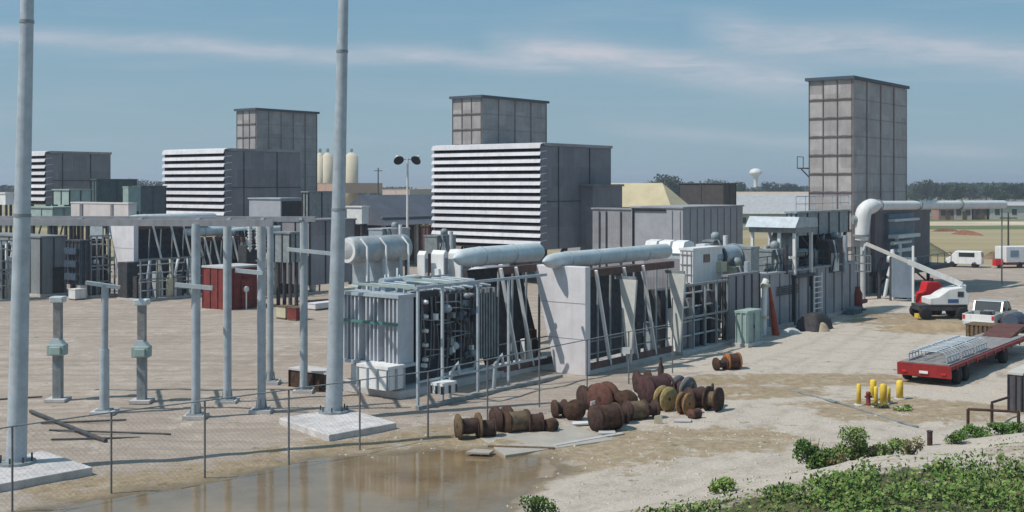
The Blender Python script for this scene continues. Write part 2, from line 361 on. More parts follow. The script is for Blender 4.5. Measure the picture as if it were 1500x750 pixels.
def band(px0,py0,px1,py1,wd,xa,xb):
    # a long streak of thin high cloud: soft across, fading at both ends
    a0,e0,a1,e1=(px0-750)/F,(HY-py0)/F,(px1-750)/F,(HY-py1)/F; s=(e1-e0)/(a1-a0)
    ln=mth('ADD',mth('MULTIPLY',mth('SUBTRACT',az,a0),s),e0)
    d=mth('DIVIDE',mth('SUBTRACT',el,mth('ADD',ln,mth('MULTIPLY',mth('SUBTRACT',wn(4,1,1,2.,2),.5),.03))),wd/F)
    gz=mth('POWER',2.718,mth('MULTIPLY',mth('MULTIPLY',d,d),-1))
    A=(xa-750)/F;B=(xb-750)/F;e=.05
    f=mth('MULTIPLY',mth('DIVIDE',mth('SUBTRACT',az,A),e,True),mth('DIVIDE',mth('SUBTRACT',B,az),e,True))
    return mth('MULTIPLY',gz,f)
streak=mth('ADD',mth('MULTIPLY',band(0,45,700,90,13,-900,860),.75),mth('MULTIPLY',band(780,72,1150,118,20,700,1230),1.))
streak=mth('ADD',streak,mth('MULTIPLY',band(1000,42,1500,85,26,1000,2300),.85))
streak=mth('ADD',streak,mth('MULTIPLY',band(900,185,1200,210,12,850,1500),.35))
streak=mth('MULTIPLY',streak,ramp(wn(11,1,6,1.,9,.7,.07),[(.30,(.25,.25,.25)),(.62,(1,1,1))]))
wisps=ramp(wn(5,.6,7,5.,8,.6,.08),[(.5,(0,0,0)),(.85,(.4,.4,.4))])
cm=mth('MINIMUM',mth('ADD',mth('MULTIPLY',streak,.72),mth('MULTIPLY',wisps,.5)),.8)
hzb=ramp(mth('ABSOLUTE',el),[(0.,(.60,.60,.60)),(.07,(.30,.30,.30)),(.15,(0.06,0.06,0.06)),(.5,(0,0,0))])
skyc=mix(.7,st.outputs['Color'],(2.1,4.6,6.6))
skyc=mix(hzb,skyc,(4.9,6.1,6.4))
Lk.new(mix(cm,skyc,(7.6,7.3,7.9)),bg.inputs['Color']); bg.inputs['Strength'].default_value=.08
# ================= SUN, CAMERA
sl=bpy.data.lights.new('sun','SUN'); sl.energy=3.6; sl.angle=math.radians(.5); sl.color=(1,.95,.88)
so=bpy.data.objects.new('sun',sl); COL.objects.link(so)
sd=Vector((SUNV.x*math.cos(EL),SUNV.y*math.cos(EL),math.sin(EL))); so.rotation_euler=sd.to_track_quat('Z','Y').to_euler(); so.location=sd*200
cd=bpy.data.cameras.new('camera'); cd.sensor_width=36; cd.lens=F/1500*36; cd.shift_y=-(375-HY)/1500; cd.clip_end=9000; cd.clip_start=.5
co=bpy.data.objects.new('camera',cd); COL.objects.link(co); co.location=(0,0,HC); co.rotation_euler=(math.pi/2,0,0); SC.camera=co
SC.view_settings.view_transform='Standard'; SC.view_settings.look='None'; SC.view_settings.gamma=1; SC.view_settings.exposure=.12
SC.render.film_transparent=False
# ================= EXHAUST STACKS
def stack(xc,Y,yt,xl,xr,label,cols_side,bracket=False):
    w=RW(xc,Y,xl); L=RL(xc,Y,xr); H=Zt(yt,Y)
    t=thing('exhaust_stack',label,'exhaust stack',at(xc,Y),None,'exhaust stacks of the plant')
    MB().box(0,0,0,L,w,H-.25).build('casing',stackm(),t)
    m=MB(); dz=1.5; z=H-.9-dz*.6
    rows=[]
    while z>.5: rows.append(z); z-=dz
    for z in rows: m.box(-.10,.0,z-.045,0,w,z+.045)
    m.build('front_stiffener',ribm(),t)
    m=MB()
    for k in range(4):
        y=w*k/3; m.box(-.07,max(-.0,y-.03),0,-.002,min(w,y+.03),H-.3)
    m.build('front_rib',ribm(),t)
    m=MB()
    for z in rows: m.box(0,-.03,z-.03,L,-.002,z+.03)
    for k in range(cols_side+1):
        x=L*k/cols_side; m.box(max(0,x-.05),-.10,0,min(L,x+.05),-.033,H-.3)
        x2=x+L/cols_side/2
        pass
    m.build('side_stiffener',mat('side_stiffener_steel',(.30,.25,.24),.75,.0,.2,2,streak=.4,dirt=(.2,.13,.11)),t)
    MB().box(-.25,-.25,H-.25,L+.25,w+.25,H).build('rim',mat('dark_blue_grey_steel',(.07,.09,.12),.6,.1),t)
    m=MB()
    for k in range(int(H/1.5)):   # bolted flange pieces, seen as small marks on the lit face
        for j in range(3): m.box(-.05,w*(j+.5)/3-.25,1+k*1.5-.12,-.004,w*(j+.5)/3+.25,1+k*1.5-.06)
    m.build('flange',ribm(),t)
    if bracket:
        z=Zt(245,Y); m=MB(); m.box(-.3,w+.1,z-.1,.9,w+.9,z); 
        for p in((-.3,w+.88),(.88,w+.88)): m.beam((p[0],p[1],z),(p[0],p[1],z+.9),.05)
        m.beam((-.3,w+.88,z+.9),(.9,w+.88,z+.9),.05); m.beam((.3,w+.8,z-.1),(.3,w,z-.9),.08)
        m.build('work_platform',dark(),t)
    return t
stack(1248,94,111,1185,1327,'tallest looking ribbed exhaust stack standing alone at the right above the bent white pipe',4,True)
stack(705,114,139,663,800,'ribbed exhaust stack showing its top above the big white hooded filter house',4)
stack(375,133.5,158,347,464,'farthest ribbed exhaust stack between the two tall poles left of the pale silos',5)
# ================= INLET FILTER HOUSES with rows of white weather hoods
def filt(xc,Y,yt,yb,xl,xr,n,label):
    w=RW(xc,Y,xl); L=RL(xc,Y,xr); z1=Zt(yt,Y); z0=Zt(yb,Y); h=z1-z0
    t=thing('inlet_filter_house',label,'filter house',at(xc,Y),None,'air inlet filter houses')
    MB().box(.35,0,z0,L,w,z1-.25).build('casing',darkp(),t)
    MB().box(-.05,-.12,z1-.25,L+.1,w+.12,z1).build('roof',greyp(),t)
    MB().box(.3,.15,z0+.1,.345,w-.15,z1-.5).build('inlet_screen',black(),t)
    d=(h-.25)/n
    for k in range(n):
        zt=z1-.02-k*d if k else z1+.03
        m=MB(); hh=d*.68 if k else d*.8
        pr=[(.34,zt),( -.25,zt-.05),(-.62,zt-.22*d),(-.75,zt-hh),(-.68,zt-hh),(-.55,zt-.28*d),(-.2,zt-.12),(.34,zt-.07)]
        m.prism([(a,b) for a,b in pr],'y',-.06,w+.06)
        m.build('weather_hood',hoodw(),t)
    m=MB()
    for y in (0.0,w-.1): m.box(-.45,y,z0,.34,y+.1,z1-.3)
    m.build('hood_end_plate',darkp(),t)
    m=MB()
    for k in range(4):
        for y in (.3,w-.5):
            x=.6+k*(L-1.4)/3; m.box(x,y,0,x+.3,y+.3,z0)
    for y in (.45,w-.35):
        m.beam((.7,y,0),(L/3,y,z0),.15); m.beam((L-.7,y,0),(L*.66,y,z0),.15)
    m.build('support_frame',dark(),t)
    m=MB(); m.beam((L*.2,-.03,z0),(L*.2,-.03,z1-.3),.08); m.beam((L*.66,-.03,z0),(L*.66,-.03,z1-.3),.08); m.beam((.35,-.03,z0+h*.45),(L,-.03,z0+h*.45),.06)
    m.build('panel_joint',dark(),t)
    return t,L,w,z0,z1
t,L,w,z0,z1=filt(797,104,209,366,640,895,14,'large filter house with fourteen white hood rows, beside the tower top in the middle')
m=MB(); m.box(L*.52,-1.4,z0-2.6,L*.98,-.01,z0+5.6); m.build('side_duct',darkp(),t); MB().box(L*.5,-1.5,z0+5.6,L,-.0,z0+5.8).build('side_duct_roof',darkp(),t)
filt(335,122,217,322,246,440,10,'mid-sized white hooded filter house in front of the farthest exhaust stack')
filt(73,136,221,300,36,162,8,'smallest and farthest white hooded filter house, behind the tall pole at the far left')
# ================= BOXED EQUIPMENT, each with casing, roof, base, ribs and doors of its own
def eq(name,label,cat,xc,Y,yt,yb,xl,xr,m1,m1s=None,ribs=0,roof=None,ro=.1,rh=.12,base=True,door=False,legs=False,group=None,top=None,vent=False):
    w=RW(xc,Y,xl); L=RL(xc,Y,xr); z1=Zt(yt,Y); z0=max(0,Zt(yb,Y))
    t=thing(name,label,cat,at(xc,Y),None,group)
    if base and z0<.5:
        MB().box(-.15,-.15,0,L+.15,w+.15,.2).build('base',conc(),t); z0=.2
    MB().box(0,0,z0,L,w,z1-rh).build('casing',m1,t)
    MB().box(-ro,-ro,z1-rh,L+ro,w+ro,z1).build('roof',roof or m1,t)
    if ribs:
        m=MB(); n=max(2,round(w/ribs))
        for k in range(n+1): y=w*k/n; m.box(-.07,max(0,y-.04),z0,-.002,min(w,y+.04),z1-rh-.01)
        m.build('front_rib',m1s or m1,t); m=MB(); n=max(2,round(L/ribs))
        for k in range(n+1): x=L*k/n; m.box(max(.0,x-.04),-.07,z0,min(L,x+.04),-.003,z1-rh-.01)
        m.build('side_rib',m1s or m1,t)
    if door:
        dx=L*.45; d=MB().box(dx,-.1,z0+.05,dx+1,-.072,z0+2.1).build('door',m1s or m1,t); MB().box(dx+.85,-.15,z0+1,dx+.92,-.1,z0+1.2).build('handle',dark(),d)
    if vent:
        m=MB(); 
        for k in range(5): m.box(L*.15,-.09,z0+(z1-z0)*.55+k*.12,L*.35,-.075,z0+(z1-z0)*.55+k*.12+.07)
        m.build('vent',dark(),t)
    if legs and z0>.6:
        for x in(.1,L-.3):
            for y in(.1,w-.3): MB().box(x,y,0,x+.2,y+.2,z0).build('leg',dark(),t)
    return t,L,w,z0,z1
# --- first unit, right of the middle
# tan roofed hall behind
Y=150; w_=RW(982,Y,800); 
t=thing('metal_hall','grey hall with a tan hipped metal roof behind the large filter house','building',at(982,Y))
zt=Zt(304,Y); zr=Zt(268,Y); Lh=RL(982,150,1008)
MB().box(0,0,0,Lh,w_,zt).build('wall',greyp(),t)
m=MB(); m.add([(-.3,-.3,zt),(Lh+.3,-.3,zt),(Lh+.3,w_+.3,zt),(-.3,w_+.3,zt),(Lh*.5,2.5,zr),(Lh*.5,w_-3,zr)],[(0,1,4),(1,2,5,4),(2,3,5),(3,0,4,5),(3,2,1,0)])
m.build('roof',mat('tan_roof_sheet',(.50,.43,.28),.8,0,.12,.4,corr=2.),t)
# its dark neighbours
eq('plant_building','dark brown flat roofed block behind the tan roofed hall','building',1060,158,268,330,995,1078,mat('dark_brown_cladding',(.085,.075,.075),.8,0,.2),ribs=3)
t,L,w,z0,z1=eq('turbine_enclosure','big windowless grey enclosure with a pale front framed in black, below the tan roof','enclosure',1000,92,303,420,925,1088,mat('pale_grey_panel',(.36,.37,.40),.6,0,.1,1),darkp(),roof=greyp(),ribs=0,door=True)  # casing in one even pale blue-grey on all faces
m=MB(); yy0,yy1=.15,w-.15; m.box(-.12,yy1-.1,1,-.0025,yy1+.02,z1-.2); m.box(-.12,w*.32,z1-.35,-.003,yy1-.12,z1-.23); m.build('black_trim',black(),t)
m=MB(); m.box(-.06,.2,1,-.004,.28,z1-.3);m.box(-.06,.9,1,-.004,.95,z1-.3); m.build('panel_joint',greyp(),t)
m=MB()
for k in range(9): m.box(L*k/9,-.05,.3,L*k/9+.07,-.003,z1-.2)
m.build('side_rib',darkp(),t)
t,L,w,z0,z1=eq('intake_duct_box','tall narrow grey duct box with dark vertical seams against the large filter house','duct box',925,97,305,420,868,933,greyp(),darkp(),roof=greyp())
m=MB()
for f in(.25,.62,.8): m.box(-.1,w*f,1,-.0025,w*f+.1,z1-.3)
m.build('seam',dark(),t)
# upper steel work and ducts of unit one
t,L,w,z0,z1=eq('exhaust_duct','long grey exhaust duct raised on steel columns ahead of the right hand stack','exhaust duct',1166,78,310,346,1152,1243,galvd(),dark(),ribs=1.8,legs=False,base=False)
m=MB()
for x in(.2,L*.5,L-.5):
    for y in(.0,w-.25): m.box(x,y,3.2,x+.22,y+.22,z0)
m.build('column',galv(),t); m=MB(); m.beam((.3,.02,3.3),(L*.5,.02,z0),.14); m.beam((L*.5,.02,3.4),(.9,.02,z0-.1),.1); m.beam((L*.55,.02,3.4),(L-.4,.02,z0),.12); m.build('brace',dark(),t)
MB().box(L*.1,.5,z0-2.6,L*.9,w-.1,z0-.05).build('expansion_joint',black(),t)
m=MB(); 
for x in [L*i/6 for i in range(7)]: m.beam((x,.0,z1),(x,.0,z1+1),.05)
m.beam((0,0,z1+1),(L,0,z1+1),.05); m.beam((0,0,z1+.5),(L,0,z1+.5),.04); m.build('handrail',galv(),t)
t=thing('roofed_vent_house','bright silver roofed vent box on white posts above the small pipes','vent house',at(1166,75))
w=RW(1166,75,1097); z1=Zt(318,75); z0=Zt(336,75)
MB().prism([(-.35,z0+.1),(3.3,z0+.1),(3.1,z1-.1),(.3,z1)],'y',-.1,w+.1).build('roof',galv(),t)
MB().box(0.02,0,z0-.25,3,w,z0+.1-.002).build('fascia',galvd(),t)
for y in(.1,w-.25,w*.35): MB().box(.1,y,3.2,.28,y+.18,z0-.25).build('post',white(),t)
for y in(.1,w-.25): MB().box(2.7,y,3.2,2.88,y+.18,z0-.25).build('post',white(),t)
MB().box(.1,.1,z0-1.9,.25,w,z0-1.75).build('cross_beam',white(),t)
m=MB().lathe([(0,0),(.6,.0),(.75,.5),(.75,1.7),(.5,2.3),(0,2.3)],(1.4,w*.5,3.6)); m.build('vent_fan',galvd(),t)
MB().box(0,0,3.0,3.1,w,3.2).build('deck',dark(),t)
for x in(.1,2.8):
    for y in (.1,w-.3): MB().box(x,y,0,x+.2,y+.2,3).build('leg',dark(),t)
# low enclosure wall, ground level, unit one
t,L,w,z0,z1=eq('accessory_enclosure','long low grey ribbed enclosure at the edge of the pale gravel right of the middle','enclosure',1112,71.5,402,487,1096,1256,greyp(),darkp(),ribs=1.4,door=True,vent=True)
m=MB(); m.beam((L*.48,-.25,.6),(L*.48,-.25,z1-.4),.08); m.beam((L*.56,-.25,.6),(L*.56,-.25,z1-.4),.08)
for k in range(7): m.beam((L*.48,-.25,.8+k*.35),(L*.56,-.25,.8+k*.35),.06)
m.build('ladder',white(),t)
m=MB(); 
for k in range(12): x=L*k/11; m.beam((x,.15,z1),(x,.15,z1+1),.05)
for h in(.5,1.): m.beam((0,.15,z1+h),(L,.15,z1+h),.045)
m.build('roof_handrail',dark(),t)
m=MB(); m.path([(2,.8,z1+.35),(6,.8,z1+.35),(6.5,1,z1+.9),(9,1,z1+.9)],.28); m.lathe([(0,0),(.5,0),(.5,.9),(.3,1.1),(0,1.1)],(10.5,1.2,z1)); m.path([(4,1.5,z1),(4,1.5,z1+1.4),(7.5,1.5,z1+1.4)],.18); m.build('roof_pipe',galvd(),t)
# HRSG-like frame at right
t=thing('cooling_skid_tower','dark framed equipment tower with blue grey panels under the bent white pipe','equipment tower',at(1282,97))
Yh=97; w=3.2; L=RL(1282,Yh,1362); z1=Zt(306,Yh); zm=Zt(400,Yh)
MB().box(0,0,zm+.1,L,w,z1).build('casing',mat('brownish_grey_cladding',(.15,.13,.14),.7,0,.15,1,streak=.3),t)
MB().box(L*.17,-.35,zm+1.,L*.62,-.002,z1-.5).build('panel',mat('blue_grey_panel',(.16,.20,.25),.6,0,.15,1,streak=.3),t)
m=MB(); m.box(L*.15,-.9,z1-1.1,L*.6,-.36,z1-.9); m.box(L*.15,-1.2,z1-2.5,L*.55,-.36,z1-2.2); m.box(L*.2,-.9,zm+1.6,L*.5,-.36,zm+1.9); m.build('shelf_beam',silver(),t)
m=MB()
for x in(0,L*.3,L*.64,L-.25):
    for y in(-.02,w-.25): m.box(x,y,0,x+.25,y+.25,zm+.1)
m.beam((0,.0,.2),(L*.3,.0,zm),.12); m.beam((L*.95,.1,.2),(L*.65,.1,zm),.12); m.build('support_column',dark(),t)
MB().box(-.3,-1.6,zm-.25,L+1.2,w,zm+.098).build('platform',dark(),t)
m=MB()
for k in range(9): x=-.3+(L+1.4)*k/8; m.beam((x,-1.58,zm+.1),(x,-1.58,zm+1.1),.05)
m.beam((-.3,-1.58,zm+1.1),(L+1.1,-1.58,zm+1.1),.05); m.build('railing',galvd(),t)
m=MB(); m.path([(L*.25,-.8,zm+.1),(L*.25,-.8,zm+2.2),(L*.25,-.3,zm+3)],.2); m.path([(L*.12,-.8,zm+2.4),(L*.45,-.8,zm+2.4)],.16); m.build('pipe',silver(),t)
# bent white pipe
m=MB(); p0=P(1262,352,92); e=P(1264,318,92); a1=P(1282,301,92.5); a2=P(1470,299.5,106)
t=thing('bent_white_pipe','long white pipe running level to the right from a fat elbow by the stack','pipe',(p0.x,p0.y,0),0)
o=Vector((p0.x,p0.y,0)); pts=[p0-o,(e-o)]
c0=e-o; c1=P(1264,303,92)-o; c2=a1-o
for k in range(1,8):
    q=k/7; pts.append(c0.lerp(c1,q).lerp(c1.lerp(c2,q),q))
m.path(pts,[.5]+[.6]*7+[.5],14).build('elbow',white(),t)
MB().tube(c2,a2-o,.37,n=14).build('straight_run',white(),t)
m=MB()
for q in(.02,.3,.62): 
    c=c2.lerp(a2-o,q); d=(a2-o-c2).normalized(); m.tube(c-d*.08,c+d*.08,.48,n=14)
m.tube(p0-o+Vector((0,0,.3)),p0-o+Vector((0,0,.45)),.65); m.tube(P(1249,322,92)-o,P(1262,322,92)-o,.35); m.build('flange',galvd(),t)
MB().tube(Vector((.1,0,0)),p0-o+Vector((.1,0,0)),.2).build('downpipe',mat('pale_grey_pipe',(.45,.45,.45),.5),t)
a3=a2-o; 
for q in(.985,):
    c=c2.lerp(a3,q); MB().beam((c.x,c.y,0),(c.x,c.y,c.z-.3),.10).build('support_post',galvd(),t)
# white machines of unit one
t,L,w,z0,z1=eq('generator_cabinet','white box cabinet with a small dark window at the end of the long silver duct','cabinet',1015,66,364,416,996,1058,white(),ribs=0,ro=.05,base=False,legs=True,roof=white())
MB().box(L*.35,-.05,z1-.85,L*.55,-.0025,z1-.4).build('window',glass(),t); MB().box(L*.8,-.3,z0+.5,L*1.0,-.002,z1-.9).build('junction_box',cream(),t)
m=MB()
for k in range(3): m.box(-.05,w*(k+.3)/3,z0+.1,-.0025,w*(k+.42)/3,z1-.2)
for k in range(3): m.box(-.05,.05,z0+(z1-z0)*(k+.9)/3.6,-.003,w-.05,z0+(z1-z0)*(k+.9)/3.6+.05)
m.build('seam',greyp(),t)
t=thing('exhaust_silencer','lying grey cylinder with a dark flange right of the white cabinet','silencer',at(1056,68)); zc=Zt(378,68)
MB().tube((.2,.9,zc),(4.2,.9,zc),.62,n=20).build('shell',galv(),t); MB().tube((.9,.9,zc),(1.15,.9,zc),.75,n=20).build('flange',dark(),t); MB().tube((3.2,.9,zc),(3.4,.9,zc),.7,n=20).build('flange',galvd(),t)
m=MB(); 
for x in(.5,3.4): m.box(x,.4,0,x+.25,1.4,zc-.5)
m.build('saddle',galvd(),t)
m=MB(); m.box(1.2,-.35,zc-2.0,2.3,.2,zc-1.0); m.build('control_box',cream(),t); m=MB(); m.box(1.5,-.38,zc-1.75,2.0,-.352,zc-1.25); m.build('control_window',glass(),t)
eq('grey_gear_box','plain mid grey upright box behind the lying cylinder','gear box',1100,70.5,362,402,1086,1112,galvd(),ribs=0,base=False,legs=True,ro=.03)
# row of white vent hoods 935-1000
t=thing('ridged_vent_row','row of three white ridged vent cowls behind the right end of the silver duct','vent row',at(1000,70))
w=RW(1000,70,940); zt=Zt(353,70)
for k in range(3):
    y=w*k/3; m=MB(); m.prism([(0,zt-.75),(1.6,zt-.75),(1.45,zt-.15),(.9,zt),(.3,zt-.08)],'y',y+.04,y+w/3-.12); m.build('cowl',white(),t)
MB().box(.1,0,zt-1.1,1.5,w,zt-.752).build('curb',galv(),t); MB().box(.1,.1,0,1.5,w-.1,zt-1.1).build('stand',darkp(),t)
MB().box(1.6,-.6,zt-1.,2.4,0,zt-.25).build('side_box',white(),t)
# pipe and cable skid below the white cabinet
def skid(name,label,xc,Y,xr,yt,seed,n=10,w=2.2,yb=None):
    rr=random.Random(seed); L=RL(xc,Y,xr); H=Zt(yt,Y); t=thing(name,label,'pipe skid',at(xc,Y))
    MB().box(0,-.1,0,L,w,.18).build('base',conc(),t)
    MB().box(.1,w*.6,.18,L-.1,w,H*.9).build('back_panel',dark(),t)
    m=MB()
    for k in range(5): x=.05+(L-.2)*k/4; m.box(x,.0,.18,x+.1,.1,H)
    m.box(0,0,H-.12,L,.1,H-.002); m.box(0,.0,H*.5,L,.09,H*.5+.1); m.build('frame',galvd(),t)
    ms=[galv(),white(),bluedark(),cream(),dark(),greenp(),rust(),silver(),darkp(),dark()]
    for k in range(n):
        x=.2+(L-.6)*(k+rr.random()*.7)/n; mm=MB()
        q=rr.random(); y=.2+rr.random()*.7
        if q<.45: mm.path([(x,y,.18),(x,y,H*rr.uniform(.5,.95)),(x+rr.uniform(-.2,.5),y+.2,H*.96)],rr.uniform(.06,.14)); nm='pipe'
        elif q<.75: mm.box(x,y,.18,x+rr.uniform(.3,.6),y+.5,H*rr.uniform(.3,.85)); nm='cabinet'
        else: mm.lathe([(0,.18),(.25,.18),(.28,.5),(.28,H*.5),(.12,H*.6),(0,H*.6)],(x,y,0),n=12); nm='vessel'
        mm.build(nm,ms[rr.randrange(10)],t)
    m=MB()
    for k in range(4): z=H*(.25+.2*k); m.path([(.1,.15+.1*k,z),(L*rr.uniform(.5,.9),.15+.1*k,z),(L*.95,.3+.1*k,z-.3)],.05)
    m.build('cross_pipe',galv(),t)
    return t,L,H
skid('pipe_skid','crowded skid of upright pipes and small vessels below the white box cabinet',998,62,1068,418,3,14)
t,L,w,z0,z1=eq('control_kiosk','tall dark grey kiosk behind the pale green cabinet','kiosk',1066,66.5,403,500,1058,1112,darkp(),dark(),ribs=.9,ro=.03)
t,L,w,z0,z1=eq('green_cabinet','pale green electrical cabinet standing on the gravel right of the pipe skid','cabinet',1094,65,456,506,1078,1114,greenp(),greenp(),ribs=.7,roof=greenp(),ro=.06,door=False)
m=MB(); m.box(L*.48,-.085,.3,L*.5,-.072,z1-.2); m.build('door_seam',dark(),t); MB().box(L*.4,-.14,z1*.5,L*.43,-.08,z1*.6).build('handle',dark(),t)
# small clutter in front of enclosure
t=thing('red_and_white_standpipe','leaning red pipe beside a blotched white post at the enclosure corner','standpipe',at(1128,70.2),0)
MB().path([(-.4,0,0),(-.35,0,3.0),(-.2,.1,3.3)],.2).build('white_pipe',white(),t); MB().tube((.35,0,0),(.0,.1,2.8),.24,.07).build('red_pipe',mat('rust_red_paint',(.32,.055,.025),.7,0,.3,4),t)
m=MB(); m.tube((-.36,0,1),(-.36,0,1.15),.3); m.tube((-.3,0,2.9),(-.3,0,3.05),.32); m.build('flange',cream(),t)
t=thing('covered_pallet','dark tarpaulin covered heap on the gravel in front of the long low enclosure','covered heap',at(1193,73),PHI)
m=MB(); vs=[];n=10
for j in range(n+1):
    for i in range(n+1):
        x=i/n*2-1;y=j/n*2-1; r=max(abs(x),abs(y)); z=1.15*(1-r**4)+.12*noise.noise(Vector((x*2,y*2,5))); vs.append((x*1.3*(1+.05*noise.noise(Vector((x*3,y*3,1)))),y*.8,max(0,z)*(.9+.1*noise.noise(Vector((x,y,8))))))
m.add(vs,[(j*(n+1)+i,j*(n+1)+i+1,(j+1)*(n+1)+i+1,(j+1)*(n+1)+i) for j in range(n) for i in range(n)],True); m.build('tarpaulin',mat('dark_tarpaulin',(.045,.04,.045),.8,0,.4,3,bump=.4,bscale=5),t)
MB().box(-1.2,-.7,0,1.2,.7,.12).build('pallet',wood(),t)
def lump(name,label,cat,px,py,Y,a,b,h,m_,seed=0):
    mm=MB(); n=14; vs=[(0,0,h)]; rings=5
    for j in range(1,rings+1):
        q=j/rings
        for i in range(n):
            an=2*math.pi*i/n; k=1+.22*noise.noise(Vector((math.cos(an)*1.3+seed,math.sin(an)*1.3,q)))
            vs.append((a*q*k*math.cos(an),b*q*k*math.sin(an),h*(1-q**2.2)*(1+.25*noise.noise(Vector((an,q*3,seed))))))
    fs=[(0,1+i,1+(i+1)%n) for i in range(n)]
    for j in range(rings-1): fs+=[(1+j*n+i,1+(j+1)*n+i,1+(j+1)*n+(i+1)%n,1+j*n+(i+1)%n) for i in range(n)]
    mm.add(vs,fs,True); c=at(px,Y); o=mm.build(name,m_,None,loc=(c.x,c.y,-.02),rz=R()*3); return tag(o,label,cat)
lump('sandbag_heap','small tan sandbag heap in front of the dark tarpaulin','sandbags',1204,0,D(485),.75,.5,.55,mat('tan_sacking',(.42,.33,.22),.95,0,.2,4,bump=.4),1)
lump('white_sack_pile','flat pale sack pile left of the dark tarpaulin','sacks',1158,0,D(487),.8,.5,.3,mat('pale_sacking',(.55,.53,.5),.9,0,.15,4),2)
t=thing('red_pump','small dark red pump at the right end of the long low enclosure','pump',at(1255,84),PHI)
MB().lathe([(0,0),(.35,0),(.4,.3),(.4,1.2),(.25,1.5),(.25,1.7),(0,1.7)],(0,0,0)).build('body',redp(),t); MB().box(-.5,-.5,0,.5,.5,.15).build('base',dark(),t); MB().tube((0,-.2,.6),(1.2,-.2,.6),.16).build('outlet',redp(),t)
eq('blue_bin','small dull blue bin at the foot of the right hand stack','bin',1250,81,452,466,1240,1262,mat('dull_blue_paint',(.13,.19,.22),.7,0,.2,3),ribs=.6,base=False)
t=thing('valve_tree','white valve and pipe column between the legs of the equipment tower','valve column',at(1307,92),0)
m=MB(); m.path([(0,0,0),(.05,0,1.5),(-.15,0,1.9),(.1,0,3.0),(0,0,3.9)],[.16,.16,.3,.22,.14]); m.build('pipe',white(),t)
m=MB(); m.lathe([(0,0),(.4,0),(.45,.25),(.3,.7),(0,.8)],(.05,0,1.7)); m.lathe([(0,0),(.35,0),(.3,.5),(0,.55)],(-.1,0,2.9)); m.tube((.5,0,.2),(.45,.1,3.3),.12); m.tube((-.6,0,.2),(-.3,.1,1.6),.14); m.build('valve_body',silver(),t)
for x,mm_ in((-.9,dark()),(1.1,dark()),(1.7,galvd())): MB().path([(x,.4,0),(x,.4,2.6),(x+.3,.5,3.2)],.15).build('drain_pipe',mm_,t)
t=thing('blue_panel_board','blue grey panel board with a pale edge post under the equipment tower','panel board',at(1336,90),PHI)
MB().box(0,0,.3,.12,1.6,3.4).build('board',mat('blue_grey_panel',(.16,.20,.25)),t); MB().box(-.05,-.15,0,.1,0,4.3).build('post',white(),t); MB().box(-.02,1.6,0,.1,1.75,3.4).build('post',dark(),t)
# ================= AIR COOLERS: V shaped, with a round duct on top
def cooler(xc,Y,L,ztop,wt,wb,label,wall=True,struts=(.3,.65,1.0),fins=(),duct=(-.8,10),r=.40,seed=1,wall_m=None,dy=None):
    rr=random.Random(seed)
    t=thing('duct_cooler',label,'cooler',at(xc,Y),None,'V-shaped coolers under round ducts'); H=ztop
    MB().box(.1,.0,0,L,wb+1.1,.2).build('base_slab',conc(),t)
    if wall:
        m=MB(); m.prism([(0,0),(wb,0),(wt,H),(0,H)],'x',-.25,.18); o=m.build('end_wall',wall_m or concw(),t,bev=.03)
        m=MB(); m.box(-.262,.02,H*.33,-.252,wb+(wt-wb)*.33,H*.33+.03); m.box(-.262,.02,H*.66,-.252,wb+(wt-wb)*.66,H*.66+.03); m.build('pour_joint',mat('joint_grey',(.40,.38,.39),.9),o)
    # sloping tube bundle, dark, well inside
    m=MB(); m.prism([(wb*.5,.5),(wb*.5+.25,.5),(wt-.5,H-.4),(wt-.8,H-.4)],'x',.2,L); m.build('tube_bundle',mat('dark_tube_bundle',(.06,.055,.06),.8,0,.4,3,corr=6.,axis='X'),t)
    m=MB(); m.box(.2,.05,H-.5,L,.3,H-.15); m.box(.2,.1,.2,L,.25,.5); m.build('header_box',mat('brown_header',(.13,.07,.06),.7,0,.35,2,streak=.4),t)
    for x in struts:
        m=MB(); m.beam((x,-.02,H-.2),(x+.30*H,.15,.25),.15,.10); m.build('slanted_strut',white(),t)
    for x in fins:
        m=MB(); m.prism([(-.62,.3),(-.40,.3),(.0,H-.75),(-.95,H-.75)],'x',x-.07,x+.07); m.build('tapered_column',mat('pale_tapered_concrete',(.58,.58,.54),.8,0,.1,2),t)
        m=MB(); m.box(x-.05,-.9,H-.76,x+.05,.3,H-.6); m.build('bracket',galvd(),t)
    m=MB(); 
    for k in range(int(L/1.1)+1):
        x=.3+k*1.1; m.path([(x,.4,.2),(x,.4,H*.6),(x+.2,.5,H-.4)],.06)
    for z in(.9,1.5): m.beam((.2,.3,z),(L,.3,z),.05)
    m.build('riser_pipe',galvd(),t)
    for k in range(3):
        x=.6+rr.random()*(L-1.2); MB().box(x,.5,.2,x+.4,.9,.9+rr.random()*1.2).build('pump_box',[dark(),galv(),white(),rust()][rr.randrange(4)],t)
    yc=dy if dy is not None else wt*.55
    m=MB(); m.lathe([(0,duct[0]-.35),(r*.35,duct[0]-.2),(r*.75,duct[0]+.15),(r*.95,duct[0]+.7),(r,duct[0]+1.3),(r,duct[1]-.2),(r*.8,duct[1]),(0,duct[1]+.02)],(0,yc,H+r*.6),'x',24); m.build('round_duct',silver(),t)
    m=MB(); 
    for k in range(int((duct[1]-duct[0])/2.4)): x=duct[0]+1.6+k*2.4; m.tube((x,yc,H+r*.6),(x+.06,yc,H+r*.6),r+.025,n=20)
    m.build('duct_band',galv(),t)
    return t
cooler(862,55.4,8.2,Zt(391,55.4),3.05,1.75,'cooler with the broad pale concrete end wall facing the fence, nearest in the middle',struts=(.6,3.1,4.9),fins=(2.8,7.6),duct=(-1.0,10.3),seed=5)
